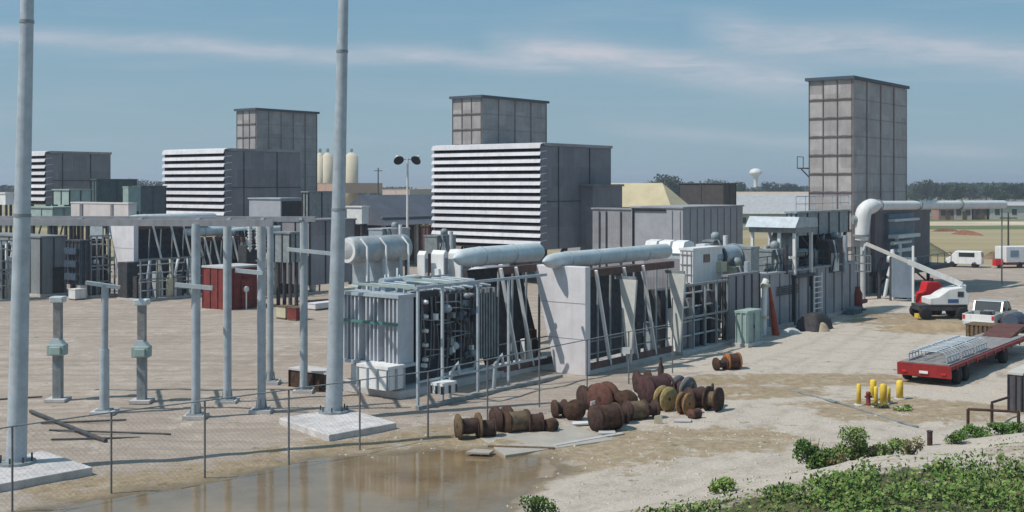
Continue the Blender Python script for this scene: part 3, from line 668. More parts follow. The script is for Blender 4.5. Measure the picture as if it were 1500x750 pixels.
cooler(733,54.6,4.4,Zt(387,54.6),3.0,1.7,'cooler without an end wall between the transformer and the pale concrete wall',wall=False,struts=(.0,1.15),duct=(-1.1,5.3),r=.46,seed=6)
cooler(200,92.9,7,Zt(327,92.9),3.2,1.9,'distant cooler with a white end wall behind the gantry at the left',struts=(1.5,3.2,4.4,5.6),duct=(.4,9),seed=7,wall_m=concw())
cooler(292,96,4.5,Zt(345,96),3.0,1.8,'distant cooler with slanted white struts above the red container',wall=False,struts=(.5,1.4,2.4,3.4),duct=(0,5),seed=8)
cooler(352,99,5,Zt(345,99),3.0,1.8,'distant cooler behind the middle posts of the gantry',wall=False,struts=(.6,1.6,3.0),duct=(0,6),seed=9)
# lying tank right of tall pole
t=thing('lying_tank','large lying grey tank with a white end cap right of the middle tall pole','tank',at(510,60)); zc=Zt(347,60)-.7; 
m=MB(); m.lathe([(0,-.2),(.4,-.15),(.66,0),(.7,.2),(.7,4.1),(.5,4.3),(0,4.35)],(0,0,zc),'x',28); m.build('shell',mat('streaked_tank_steel',(.42,.44,.45),.5,.15,.15,2,streak=.7,dirt=(.22,.20,.20)),t)
MB().tube((-.12,0,zc),(.1,0,zc),.62,n=28).build('end_cap',white(),t)
for x in(.8,2.,3.3): MB().box(x,-.5,0,x+.25,.5,zc-.45).build('saddle_leg',galv(),t)
m=MB(); 
for x in(.5,1.9,3.6): m.path([(x,-.85,0),(x,-.85,zc+.2),(x,-.4,zc+.6)],.06)
m.build('riser_pipe',white(),t)
# ================= MAIN TRANSFORMER
Y=50.; L=6.2; w=RW(590,Y,507); H=Zt(425,Y)
t=thing('main_transformer','big transformer with white radiator fins and black banks of white insulators behind the fence','transformer',at(590,Y))
MB().box(-.6,-.4,0,L+.3,w+.4,.3).build('plinth',conc(),t)
MB().box(.9,.7,.3,L-.2,w-.3,H-1.0).build('tank',bluedark(),t,bev=.04)
m=MB()
n=15
for k in range(n):
    y=.1+(w-.2)*k/(n-1)
    if k in(4,9): continue
    m.box(-.25,y-.035,1.35,.75,y+.035,H-.35)
m.build('radiator_fin',mat('fin_white_paint',(.52,.55,.60),.5,0,.1,2,streak=.3,dirt=(.4,.38,.34)),t)
m=MB(); m.box(-.3,-.02,H-.35,.8,w+.02,H-.2); m.box(-.3,-.02,1.2,.8,w+.02,1.345); m.build('radiator_header',galv(),t)
m=MB(); m.beam((-.34,0,H-1.45),(-.34,w,H-1.45),.09,.12); m.build('green_pipe',mat('teal_pipe',(.08,.2,.18),.5),t)
MB().box(-.2,w+.05,1.2,.6,w+.9,H-.1).build('cream_end_panel',cream(),t)
m=MB(); m.box(-.1,.8,.3,.6,w-.4,1.1); m.build('control_box',white(),t)
# black insulator bank on the shaded side
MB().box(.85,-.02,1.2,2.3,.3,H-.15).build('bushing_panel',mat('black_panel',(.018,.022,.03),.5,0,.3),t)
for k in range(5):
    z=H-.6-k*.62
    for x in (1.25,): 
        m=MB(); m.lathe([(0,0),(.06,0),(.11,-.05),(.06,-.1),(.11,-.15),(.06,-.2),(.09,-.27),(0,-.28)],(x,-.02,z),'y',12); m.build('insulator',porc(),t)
MB().box(2.5,.1,1.3,3.6,.6,H-.4).build('tap_changer',dark(),t)
for x,z,r_ in((2.7,H-1.0,.2),(3.25,H-1.5,.16),(2.75,H-2.0,.17),(3.2,H-2.7,.2)): 
    m=MB(); m.lathe([(0,0),(r_,0),(r_,-.3),(r_*.6,-.45),(0,-.45)],(x,.1,z),'y',14); m.build('cooling_fan',[galv(),dark(),white(),dark()][int(z*7)%4],t)
for i in range(2):
    for k in range(5):
        m=MB(); z=1.5+k*.62+.15*((k*7+i*3)%3-1); x=3.9+i*.55+.12*((k*5+i)%3-1); q=.11+.04*((k+i*2)%3); m.lathe([(0,.0),(q*.8,0),(q,-.1),(q*.9,-.2-.1*((k+i)%2)),(q*.4,-.36),(0,-.36)],(x,-.02,z),'y',12); m.build('pump_motor',[dark(),mat('mid_grey_steel',(.16,.16,.17),.6,.1,.3,3),dark(),galvd(),bluedark()][(i*3+k*2)%5],t)
MB().box(3.6,-.01,1.0,4.75,.5,H-.4).build('pump_frame',dark(),t)
m=MB()
for k in range(7): m.box(4.9+k*.2,-.15,1.0,4.97+k*.2,.65,H-.3)
m.build('side_radiator',galvd(),t)
rq=random.Random(77)
m=MB()
for k in range(13):
    x=.95+k*.29; a_=rq.uniform(.4,1.6); m.path([(x,-.12,a_),(x,-.12-rq.random()*.12,a_+rq.uniform(.6,1.5)),(x+rq.uniform(-.2,.3),-.05,H-.4)],.03+.02*rq.random(),6)
m.build('drain',mat('mid_grey_steel',(.16,.16,.17)),t)
m=MB()
for k in range(9):
    z=1.2+k*.33; x=rq.uniform(1,3); m.path([(x,-.15,z),(x+rq.uniform(.5,1.6),-.2,z+rq.uniform(-.1,.1)),(x+1.8,-.1,z-.2)],.028,6)
m.build('riser',galvd(),t)
for k in range(14):
    x=rq.uniform(1.,4.6); z=rq.uniform(.7,H-.9); a_=rq.uniform(.1,.22)
    m=MB(); m.box(x,-.26-rq.random()*.1,z,x+a_,-.06,z+a_*rq.uniform(.8,2)); m.build('relay_box',[white(),dark(),galvd(),bluedark()][rq.randrange(4)],t)
m=MB()
for k in range(18):
    x=rq.uniform(.2,5.6); y=rq.uniform(0,w-.5); m.box(x,y,H-.2,x+rq.uniform(.1,.6),y+rq.uniform(.1,.5),H-.2+rq.uniform(.1,.35))
m.build('top_fitting',galv(),t)
m=MB()
for k in range(8):
    x=.4+k*.68; m.path([(x,.3,H-.3),(x,.3,H+.1),(x+.1,w*.7,H+.12),(x+.1,w*.7,H-.2)],.05,6)
m.build('drain',galv(),t)
m=MB()
for k in range(6): x=2.2+k*.65; m.path([(x,.4,H-.5),(x,.2,H-.1),(x+.4,-.1,H-.2)],.07)
m.path([(.9,.5,H-.25),(5.9,.5,H-.25)],.12); m.path([(2.4,-.1,.6),(4.6,-.1,.6),(4.9,-.1,1.2)],.09); m.build('oil_pipe',galv(),t)
m=MB(); m.tube((1.2,2.4,H+.12),(3.2,2.4,H+.12),.2,n=18); m.build('conservator',galv(),t)
m=MB(); m.beam((1.5,2.4,H-1),(1.5,2.4,H),.12); m.beam((3.,2.4,H-1),(3.,2.4,H),.12); m.build('conservator_leg',galvd(),t)
for k in range(4):
    x=1.4+k*1.1; m=MB(); pr=[(0,0),(.14,0)]
    for j in range(6): pr+=[(.15,.1+j*.14),(.09,.17+j*.14)]
    pr+=[(.05,1.0),(0,1.05)]
    m.lathe(pr,(x,2.7,H-1.0),'z',12); m.build('bushing',porc() if k%2 else brownp(),t)
# frame round the transformer
t=thing('steel_support_frame','thin grey steel frame of posts and rails standing in front of the main transformer','frame',at(612,47.6))
Lf=RL(612,47.6,800)
for k,x in enumerate([0,RL(612,47.6,648),RL(612,47.6,700),RL(612,47.6,745)]): MB().box(x-.05,-.05,0,x+.05,.05,Zt(424,47.6)-.0*k).build('post',galv(),t)
zz=Zt(424,47.6)
m=MB(); m.box(-.1,-.06,zz,Lf,.06,zz+.12); m.box(-.05,-.065,.95,Lf,-.052,1.05); m.build('rail',galv(),t)
m=MB(); m.box(-.08,-.03,zz+.002,.08,3.6,zz+.1); m.box(3.,.07,zz,3.12,3.6,zz+.1); m.build('cross_rail',greenp(),t)
m=MB(); m.box(-.6,-.6,0,Lf+.5,-.42,.16); m.build('kerb_beam',galvd(),t)
for x in(2.2,5.2):
    m=MB(); m.path([(x,.2,0),(x,.1,1.1),(x+.2,-.1,1.5),(x+.3,-.1,1.0)],.09); m.build('valve_pipe',galv(),t)
t,L_,w_,z0,z1=eq('white_control_box','low white control box on the ground left of the main transformer base','control box',568,49,538,573,524,592,white(),galv(),ribs=.6,ro=.04,base=False)
eq('small_white_meter_box','tiny white meter box at the foot of the steel frame','meter box',648,47.8,562,578,632,668,white(),dark(),ribs=.5,ro=.02,base=False)
# three white housings on top behind
labs=['left slim white housing behind the transformer top','middle white housing with rounded top behind the transformer','right white housing with a grey side behind the transformer']
for k,(xc,xl,xr,yt,yb) in enumerate([(622,611,627,368,405),(650,631,656,367,408),(675,656,691,366,412)]):
    Y=62; w=RW(xc,Y,xl); L=RL(xc,Y,xr); z1=Zt(yt,Y); z0=Zt(yb,Y)
    t=thing('breaker_housing',labs[k],'housing',at(xc,Y),None,'white breaker housings')
    MB().prism([(0,z0),(L,z0),(L,z1-.1),(L*.7,z1),(.15,z1),(0,z1-.2)],'y',0,w).build('casing',white(),t,bev=.05)
    m=MB(); m.box(L*.2,-.04,z0+.2,L*.9,-.002,z1-.4); m.build('side_louvre',darkp(),t)
    for x in(.1,L-.25):
        MB().box(x,.1,0,x+.15,w-.1,z0).build('leg',galvd(),t)
t=thing('hooded_vent_box','small box with two white hood rows right of the white housings','vent box',at(722,60)); w=RW(722,60,693)
MB().box(.1,0,0,1.6,w,Zt(392,60)).build('casing',darkp(),t)
for k in range(2): z=Zt(393+k*12,60); MB().prism([(.1,z),(-.35,z-.08),(-.4,z-.28),(.1,z-.2)],'y',0,w).build('hood',hoodw(),t)
# deck clutter at the level above the transformer (pipes, trays)
t=thing('cable_tray_run','pale cable trays and pipes running level behind the top of the transformer','cable tray',at(520,57)); z=Zt(418,57)
Lr=RL(520,57,770)
m=MB(); m.box(0,-.2,z-.06,Lr,.5,z); m.box(0,-.22,z,Lr,-.2,z+.15); m.build('tray',silver(),t)
m=MB()
for k in range(5): x=.3+k*(Lr-.6)/4; m.box(x,.0,0,x+.12,.12,z-.06)
m.build('tray_post',galvd(),t)
m=MB(); rr=random.Random(4)
for k in range(10): x=rr.uniform(.2,Lr-.5); m.path([(x,.1,z),(x,.1,z+rr.uniform(.3,.9)),(x+.3,.4,z+rr.uniform(.1,.4))],.06)
m.build('conduit',galv(),t); m=MB()
for k in range(6): x=rr.uniform(.2,Lr-.8); m.box(x,.1,z,x+rr.uniform(.3,.7),.45,z+rr.uniform(.2,.45))
m.build('junction_box',white(),t)

rr=random.Random(21)
def machine(name,label,xc,Y,yt,yb,xl,xr,m1,k):
    t,L,w,z0,z1=eq(name,label,'machine unit',xc,Y,yt,yb,xl,xr,m1,dark(),ribs=0,ro=.05,base=False,legs=True)
    MB().tube((L*.5,-.5,z0),(L*.5,-.5,z1+.3),.16).build('stand_pipe',[galv(),white(),dark()][k%3],t)
    MB().box(L*.1,-.25,z0+.1,L*.35,-.002,z0+(z1-z0)*.6).build('terminal_box',[white(),cream(),greenp()][k%3],t)
    MB().lathe([(0,0),(.3,0),(.3,.35),(.15,.5),(0,.5)],(L*.7,w*.5,z1)).build('roof_fan',galvd(),t)
    for q in range(3): MB().path([(.2+q*.3,-.1,z0+.1),(.2+q*.3,-.3,(z0+z1)/2),(.2+q*.3,-.1,z1)],.05).build('hose',[dark(),galv(),bluedark()][q],t)
for k,(xc,Y,yt,yb,xl,xr,m_,lab) in enumerate([
 (1075,69,391,418,1062,1090,cream(),'small cream machine below the lying grey cylinder'),
 (1045,76,352,372,1030,1060,galvd(),'grey machine peeping above the white box cabinet'),
 (1130,74,366,402,1112,1150,galvd(),'grey machine standing on the left end of the long low enclosure'),
 (1215,80,352,400,1196,1240,dark(),'dark machine under the long grey exhaust duct'),
 (560,66,398,420,545,580,greenp(),'pale green machine under the lying tank'),
 (700,66,404,424,690,720,white(),'small white machine below the hooded vent box'),
 (640,95,345,372,622,668,galvd(),'grey machine at the lower left foot of the large filter house'),
 (560,100,335,352,540,600,galv(),'pale grey machine just above the lying tank'),
 (350,100,338,380,322,372,dark(),'dark machine above the red container'),
 (250,104,336,360,238,268,white(),'white machine below the mid-sized filter house'),
 (150,98,324,350,132,165,galv(),'pale grey machine under the long white box duct')]):
    machine('machine_unit',lab,xc,Y,yt,yb,xl,xr,m_,k)
# ================= TALL POLES
def pole(name,label,px,py,tp,r0,r1,h,pad):
    b=G(px,py); tx=P(tp,0,b.y); k=h/tx.z; top=Vector((b.x+(tx.x-b.x)*k,b.y,h))-b
    t=thing(name,label,'pole',b,0,'tall tapered steel poles')
    MB().tube((0,0,.3),top,r0,r1,n=12,sm=True).build('shaft',galv(),t)
    m=MB(); 
    for q in(.42,.74): c=top*q; m.tube(c,c+top.normalized()*.10,(r0+(r1-r0)*q)+.02,n=12)
    m.build('slip_joint',galvd(),t)
    MB().tube((0,0,.25),(0,0,.33),r0+.28,n=12,sm=False).build('base_plate',galvd(),t)
    m=MB()
    for i in range(8): a=i*math.pi/4; m.tube(((r0+.18)*math.cos(a),(r0+.18)*math.sin(a),.2),((r0+.18)*math.cos(a),(r0+.18)*math.sin(a),.5),.03,n=6)
    m.build('anchor_bolt',dark(),t)
    m=MB(); q=[G(*c,z=.25) for c in pad]; pts=[(v.x,v.y) for v in q]
    o=m.prism(pts,'z',-.3,.25).build('foundation_pad',mat('white_concrete_pad',(.56,.53,.52),.85,0,.2,1.6,bump=.3,bscale=12,streak=.7,dirt=(.36,.32,.27)),None,bev=.03)
    return t,o
t,o=pole('steel_pole','tall tapered grey steel pole nearest the left edge, on a white pad',24,690,40,.31,.17,19,[(-60,690),(62,659),(136,684),(-40,716)])
tag(o,'white concrete pad under the tall pole at the left edge','concrete pad',group='pole foundation pads'); o.name='concrete_pad'
t,o=pole('steel_pole','tall tapered grey steel pole left of the main transformer, on a white pad',489,613,503,.33,.17,19,[(408,612),(505,597),(581,619),(482,637)])
tag(o,'white concrete pad under the tall pole left of the main transformer','concrete pad',group='pole foundation pads'); o.name='concrete_pad'
# ================= GANTRY
t=thing('busbar_gantry','grey steel gantry of five tall posts under a long level double beam','gantry',G(287,612),0)
O=G(287,612)
for px,py,yt in((287,612,328),(333,590,328),(383,604,326),(396,562,326),(445,575,322)):
    b=G(px,py)-O; zt=Zt(yt,G(px,py).y); rr_=.17 if px!=396 else .14
    MB().tube(b+Vector((0,0,.15)),b+Vector((0,0,zt)),rr_,n=10).build('post',galv(),t)
    MB().box(b.x-.42,b.y-.42,0,b.x+.42,b.y+.42,.14).build('footing',conc(),t)
    m=MB(); m.box(b.x-.3,b.y-.3,.14,b.x+.3,b.y+.3,.18)
    for a,c in((1,0),(-1,0),(0,1),(0,-1)): m.beam((b.x+a*.2,b.y+c*.2,.18),(b.x+a*.15,b.y+c*.15,.55),.05)
    m.build('base_plate',galvd(),t)
Yf=G(287,612).y; Yr=49.6
a=P(-40,325,Yf)-O; b=P(400,327,Yf)-O; m=MB(); m.beam(a,b,.16,.26); m.build('front_beam',mat('weathered_grey_beam',(.33,.33,.35),.6,.1,.15,2,streak=.3),t)
a=P(-60,320,Yr)-O; b=P(462,321,Yr)-O; MB().beam(a,b,.22,.22).build('rear_beam',mat('weathered_grey_beam',(.33,.33,.35)),t)
m=MB()
for px in(20,110,200,287,333,383,440):
    m.beam(P(px,325,Yf)-O+Vector((0,0,.02)),P(px*.97+14,321,Yr)-O,.12)
m.build('tie_beam',galvd(),t)
for px,py,x0,x1,yy0,yy1,nm in((287,612,257,311,417,422,1),(445,575,420,500,365,373,2),(383,604,345,385,396,400,3)):
    Y_=G(px,py).y; MB().beam(P(x0,yy0,Y_-.25)-O,P(x1,yy1,Y_-.25)-O,.14,.16).build('cross_arm',silver(),t)
for px in(366,378):
    m=MB(); pr=[(0,0),(.05,0)]
    for j in range(8): pr+=[(.11,-.06-j*.13),(.06,-.12-j*.13)]
    pr+=[(0,-1.15)]; q=P(px,330,Yr)-O; m.lathe(pr,q,'z',10).build('hanging_insulator',porc(),t)
# T post
b=G(153,606); t=thing('t_shaped_post','single grey post with a short level bar on top, between the two capped posts','post',b,0)
zt=Zt(418,b.y); MB().tube((0,0,.15),(0,0,zt*.5),.19,n=12).build('lower_shaft',galv(),t); MB().tube((0,0,zt*.5),(0.02,0,zt),.14,n=12).build('upper_shaft',galv(),t)
MB().beam(P(126,414,b.y)-b,P(175,421,b.y)-b,.2,.14).build('cross_bar',silver(),t)
MB().box(-.45,-.45,0,.45,.45,.14).build('footing',conc(),t); MB().box(-.28,-.28,.14,.28,.28,.18).build('base_plate',galvd(),t)
for px,py,lab in((85,587,'capped grey post with a mid-height box, left of the T-shaped post'),(208,589,'capped grey post with a mid-height box, right of the T-shaped post')):
    b=G(px,py); t=thing('cable_termination_post',lab,'post',b,0,'capped posts with boxes'); zt=Zt(434 if px==85 else 438,b.y)
    MB().box(-.17,-.17,.12,.17,.17,zt*.5).build('lower_shaft',galvd(),t); MB().box(-.15,-.15,zt*.5,.15,.15,zt-.25).build('upper_shaft',mat('weathered_post_steel',(.25,.25,.25),.6,.1,.3,3,streak=.6,dirt=(.1,.08,.08)),t)
    MB().box(-.28,-.25,zt-.25,.28,.25,zt).build('cap',silver(),t,bev=.04)
    m=MB(); m.box(-.36,-.32,zt*.44,.36,.2,zt*.44+.45); m.box(-.2,-.45,zt*.44+.05,.25,-.32,zt*.44+.38); m.build('operator_box',greenp(),t,bev=.03)
    MB().prism([(-.3,zt*.44+.45),(.3,zt*.44+.45),(.1,zt*.44+.7),(-.15,zt*.44+.7)],'y',-.25,.17).build('hood',silver(),t)
    MB().box(-.42,-.42,0,.42,.42,.12).build('footing',conc(),t)
# rods and conduits lying on the gravel
for a,b_,lab in (((45,606),(155,650),'long dark pipe lying aslant on the gravel right of the near left pole'),((75,646),(205,643),'short dark bar lying on the gravel, nearest of those behind the left pole pad'),((72,632),(250,638),'dark bar lying level on the gravel below the T-shaped post'),((60,622),(185,617),'dark bar lying on the gravel left of the T-shaped post foot'),((-20,588),(62,583),'thin bar lying on the gravel left of the left capped post')):
    p=G(*a);q=G(*b_); m=MB(); rq=.075 if 'aslant' in lab else .035; m.tube((0,0,rq+.02),q-p+Vector((0,0,rq+.02)),rq,n=8); tag(m.build('lying_pipe',dark(),loc=p),lab,'pipe',group='pipes lying on the gravel')
# ================= FENCE
FB=[(-110,778),(18,750),(163,722),(300,699),(423,677),(527,658),(627,641),(714,617),(790,597),(860,578),(921,562),(985,547)]
q=[G(*c) for c in FB]; O=q[0]
t=thing('chain_link_fence','thin chain link fence with slim posts crossing the foreground in front of the transformer','fence',O,0)
hf=2.35
for i,p in enumerate(q):
    v=p-O; hh=hf if i<11 else 3.6
    MB().tube(v-Vector((0,0,.1)),v+Vector((0,0,hh)),.032,n=8).build('post',mat('fence_post_steel',(.20,.20,.20),.6,.2,.2,4),t)
m=MB()
for i in range(len(q)-1): m.tube(q[i]-O+Vector((0,0,hf)),q[i+1]-O+Vector((0,0,hf)),.022,n=6)
m.build('top_rail',galvd(),t)
m=MB(); wv=.0021
for i in range(len(q)-1):
    a=q[i]-O;b=q[i+1]-O; l=(b-a).length; d=(b-a)/l; s=.16; k=-hf
    while k<l:
        for sg in(1,-1):
            x0,z0=(k,.05) if sg>0 else (k,hf); x1,z1=(k+hf,hf) if sg>0 else(k+hf,.05)
            # clip to the span
            def cl(x,zz0=z0,zz1=z1,xx0=x0,xx1=x1): return zz0+(zz1-zz0)*(x-xx0)/(xx1-xx0)
            xa=max(0,x0); xb=min(l,x1)
            if xb>xa:
                za,zb=cl(xa),cl(xb); pa=a+d*xa;pb=a+d*xb
                m.add([(pa.x,pa.y,za-wv),(pb.x,pb.y,zb-wv),(pb.x,pb.y,zb+wv),(pa.x,pa.y,za+wv)],[(0,1,2,3)])
        k+=s
MB().box(*(G(921,562)-O+Vector((-.3,-.07,1.35))),*(G(921,562)-O+Vector((.05,-.045,1.65)))).build('sign_plate',white(),t)
m.build('wire_mesh',mat('fence_wire',(.34,.34,.34),.6,.2,.1),t)
# ================= LIGHT MAST
Y=115; b=at(597,Y); t=thing('floodlight_mast','slender white mast with two dark floodlight heads left of the large filter house','light mast',b,0)
zt=Zt(232,Y); MB().tube((0,0,0),(0,0,zt),.16,.09).build('mast',white(),t); MB().beam((-.85,0,zt-.1),(.85,0,zt-.1),.08).build('cross_arm',galvd(),t)
for s in(-1,1):
    m=MB(); c=Vector((s*.95,0,zt)); d=Vector((s*-.35,-.75,-.62)).normalized(); m.tube(c-d*.1,c+d*.35,.18,.52,n=16); m.build('floodlight',mat('floodlight_black',(.02,.02,.022),.4),t); 
    m=MB(); m.tube(c-d*.35,c-d*.1,.12,.2,n=12); m.build('ballast',white(),t)
# ================= REELS AND SCRAP
def reel(name,lab,px,py,r,l,ang,m1,m2,tilt=0,grp='rusty reels and drums in the scrap heap',z=0,cat='reel',sol=False):
    Y=D(py); b=G(px,py); t=thing(name,lab,cat,(b.x,b.y+r*.4,z-.04),math.radians(ang),grp)
    q=t; 
    def rot(o): 
        if tilt: o.rotation_euler=(0,math.radians(tilt),0)
        return o
    th=.07 if r>.35 else .05
    for s in(-1,1):
        m=MB(); x=s*l/2
        m.lathe([(r*.12,x-th/2),(r,x-th/2),(r,x+th/2),(r*.12,x+th/2)],(0,0,r),'x',20)
        m.v=[(a+.012*noise.noise(Vector((a*4,b_*4,c*4))),b_,c+.02*noise.noise(Vector((a*3,b_*3,c*3+4)))) for a,b_,c in m.v]
        rot(m.build('flange',m1,t))
    m=MB(); n_=7
    rd=r*(.9 if sol else .62)
    prof=[(r*.12,-l/2)]+[(rd*(1 if i%2 else .95),-l/2+l*i/n_) for i in range(n_+1)]+[(r*.12,l/2)]
    m.lathe(prof,(0,0,r),'x',18); rot(m.build('drum',m2,t))
    m=MB(); m.tube((-l/2-.05,0,r),(l/2+.05,0,r),r*.14,n=8); rot(m.build('hub',rust2(),t))
    return t
rs=[
(686,643,.46,.75,20,wood(),rust2(),'brown ended reel lying alone at the left tip of the scrap heap',0),
(712,641,.34,.6,10,rust2(),rust2(),'low dark drum right of the leftmost brown ended reel',1),
(735,631,.46,.5,35,rust2(),rust(),'dark upright reel leaning on the brown drum near the left of the heap',0),
(757,634,.42,.8,25,rust(),mat('brown_mud',(.14,.10,.06),.95,0,.4,5),'mud brown fat drum second group from the left of the heap',1),
(783,633,.36,.5,15,rust2(),rust(),'dark red banded drum in front of the wire fence, left part of the heap',1),
(806,633,.26,.35,60,rust(),rust(),'smallest orange rusty drum at the end of the left group',1),
(820,612,.36,.4,20,rust(),rust2(),'narrow dark drum at the left of the main heap',0),
(842,616,.40,.3,70,rust(),rust2(),'open ring shaped reel with a pale scrap below it',0),
(863,600,.5,.5,30,rust2(),rust2(),'tall dark reel at the back left of the main heap',0),
(885,606,.62,.5,50,mat('red_brown_rust',(.12,.052,.038),.9,0,.3,5,bump=.4),rust2(),'tallest red brown round reel standing in the main heap',0),
(888,631,.50,.9,30,rust2(),rust(),'broad dark reel nearest the camera in front of the main heap',1),
(908,622,.38,.5,20,rust2(),rust2(),'dark grooved drum right of the nearest broad reel',0),
(905,601,.4,.25,75,rust(),rust(),'thin leaning disc behind the middle of the main heap',0),
(917,607,.48,.3,55,rust(),rust2(),'orange brown half turned reel beside the wire ends',0),
(932,616,.40,.7,25,rust2(),mat('brown_mud',(.14,.10,.06)),'low brown grooved drum in the centre of the heap',1),
(952,614,.38,.5,20,rust2(),rust2(),'black brown drum in front of the dark boiler shaped drum',0),
(942,577,.52,.5,15,rust2(),rust2(),'high dark drum at the back under the thin upright bottle shape',0),
(962,592,.62,1.0,30,mat('maroon_rust',(.07,.03,.03),.85,0,.4,4),mat('maroon_rust',(.07,.03,.03)),'largest maroon boiler shaped drum below the bottle shape',1),
(976,602,.5,.35,-50,mat('yellow_ply',(.36,.27,.11),.9,0,.25,5,streak=.3),rust2(),'reel with a yellowish wooden disc facing the camera',0),
(1002,592,.58,.5,-45,mat('grey_weathered_ply',(.16,.15,.15),.9,0,.25,5),rust2(),'reel with a weathered grey disc right of the yellowish one',0),
(1005,607,.44,.3,-40,mat('ochre_ply',(.30,.16,.07),.9,0,.3,5),rust2(),'reel with an ochre disc leaning low in front of the grey disc',0),
(1020,598,.44,.6,20,rust2(),rust2(),'dark drum between the grey disc and the right end of the heap',1),
(1030,597,.5,.8,-15,rust2(),rust(),'long dark reel near the right end of the heap',0),
(1046,603,.5,.45,-35,rust(),mat('brown_mud',(.14,.10,.06)),'rightmost rusty reel at the right end of the heap',0),
(1018,613,.2,.4,40,mat('red_brown_rust',(.12,.052,.038)),rust(),'tiny red brown drum in front of the right end of the heap',1),
(1056,525+17,.32,.5,25,rust(),rust2(),'small rusty drum of the separate pair left of the far tracks',0),
(1074,541,.42,.6,15,mat('orange_rust',(.30,.11,.04),.9,0,.35,5,bump=.4),rust(),'orange rusty drum of the separate pair on the pale gravel',1)]
for i,(px,py,r,l,an,m1,m2,lab,sol) in enumerate(rs): reel('rusty_reel',lab,px,py,r,l,an,m1,m2,sol=bool(sol))
b=G(968,578); t=thing('bottle_shaped_cylinder','thin dark bottle shaped cylinder standing up out of the scrap heap','gas cylinder',(b.x,b.y,0),0)
MB().lathe([(0,0),(.13,0),(.13,1.15),(.06,1.35),(.06,1.5),(0,1.5)],(0,0,0)).build('body',rust2(),t); MB().box(-.06,-.05,1.5,.06,.05,1.6).build('valve',dark(),t)
rr=random.Random(5)
for k,(px,py,lab,m_) in enumerate([(850,622,'pale scrap sheet lying under the open ring reel',white()),(872,601,'white scrap plate standing behind the tallest reel',white()),(944,583,'cream scrap plate leaning on the high dark drum',cream()),(962,617,'small pale plate at the foot of the centre drums',cream()),(803,628,'pale scrap plate at the end of the left group',white()),(703,664,'flat pale stone slab on the mud by the puddle',mat('dusty_slab',(.36,.325,.28))),(1000,618,'pale board lying before the ochre disc',conc()),(888,636,'pale scrap below the nearest broad reel',conc())]):
    b=G(px,py); m=MB(); s=rr.uniform(.16,.28); st_=k in(1,2,3)
    if st_: m.prism([(-s,0),(s,0),(s*.8,s*2),(-s*.9,s*1.7)],'y',-.02,.02)
    else: m.prism([(-s*1.6,-s),(s*1.4,-s*.8),(s*1.6,s),(-s,s*1.1)],'z',.0,.06)
    tag(m.build('scrap_plate',m_,loc=(b.x,b.y-(.5 if st_ else 0),0.02),rz=rr.uniform(-.3,.4)),lab,'scrap plate',group='pale plates in the scrap')
for a,b_,lab,m_ in (((812,654),(912,636),'long grey plank lying on the dirt in front of the scrap heap',conc()),((1215,586),(1300,614),'upper grey rail lying on the sand near the yellow bollards',galvd()),((1155,572),(1225,590),'left grey rail lying on the sand right of the scrap heap',galvd()),((1300,614),(1345,626),'lower grey rail lying on the sand left of the short post',galvd()),((715,655),(812,658),'flat weathered plank beside the puddle',wood())):
    p=G(*a);q2=G(*b_); d=q2-p; m=MB(); wq=.06 if 'rail' in lab else .2; m.beam((0,0,.03),d+Vector((0,0,.03)),wq,.05); tag(m.build('lying_plank',m_,loc=p),lab,'plank')
m=MB(); c=[G(*p) for p in((700,640),(840,624),(900,645),(740,668))]; m.prism([(v.x,v.y) for v in c],'z',-.3,.035); tag(m.build('old_slab',mat('dusty_slab',(.36,.325,.28),.9,0,.3,1.5,bump=.3,streak=.3),bev=.02),'low worn concrete slab beneath the left group of scrap drums','slab')
# ================= YELLOW BOLLARDS
for px,py,yt,r_,lab in((1258,594,562,.09,'slim leftmost yellow bollard'),(1279,585,556,.13,'tall yellow bollard right behind the little red hydrant'),(1294,592,562,.14,'thick yellow bollard just right of the red hydrant'),(1283,596,566,.08,'short slim yellow bollard by the red hydrant'),(1318,585,557,.14,'rightmost yellow bollard near the flatbed trailer'),(1302,590,567,.07,'pale yellow bollard between the thick one and the rightmost')):
    b=G(px,py); t=thing('yellow_bollard',lab,'bollard',b,0,'yellow bollards round the hydrant'); h=Zt(yt,b.y)
    MB().lathe([(0,0),(r_,0),(r_,h-.05),(r_*.6,h),(0,h)],(0,0,0),n=14).build('tube',yel(),t); MB().lathe([(0,0),(r_+.12,0),(r_+.1,.06),(0,.06)],(0,0,0),n=14).build('footing',conc(),t)
b=G(1272,594); t=thing('fire_hydrant','little dark red hydrant among the yellow bollards','hydrant',b,0)
MB().lathe([(0,0),(.12,0),(.12,.06),(.09,.1),(.09,.45),(.11,.47),(.08,.56),(0,.58)],(0,0,0),n=14).build('barrel',redp(),t); MB().tube((-.14,0,.36),(.14,0,.36),.045).build('outlet',redp(),t)
# ================= BOOM LIFT
b=G(1376,466); t=thing('boom_lift','white boom lift truck with its long boom rising to the left','boom lift',b,0)
def wheel(mb_x,mb_y,r,wd,par,name='wheel',rim=white()):
    o=MB().lathe([(r*.55,-wd/2),(r*.92,-wd/2),(r,-wd/4),(r,wd/4),(r*.92,wd/2),(r*.55,wd/2)],(mb_x,mb_y,r),'y',20).build(name,rubber(),par)
    MB().lathe([(0,-wd/2+.02),(r*.56,-wd/2+.03),(r*.56,wd/2-.03),(0,wd/2-.02)],(mb_x,mb_y,r),'y',16).build('rim',rim,o)
for x in(-1.25,1.2):
    for y in(-.9,1.0): wheel(x,y,.42,.3,t,rim=galvd())
MB().box(-1.6,-.7,.55,1.65,.9,.95).build('chassis',dark(),t,bev=.04)
MB().prism([(-.9,.95),(1.7,.95),(1.75,1.6),(1.3,2.15),(.4,2.0),(-.3,1.5),(-.9,1.4)],'y',-.75,.9).build('turret_cover',white(),t,bev=.06)
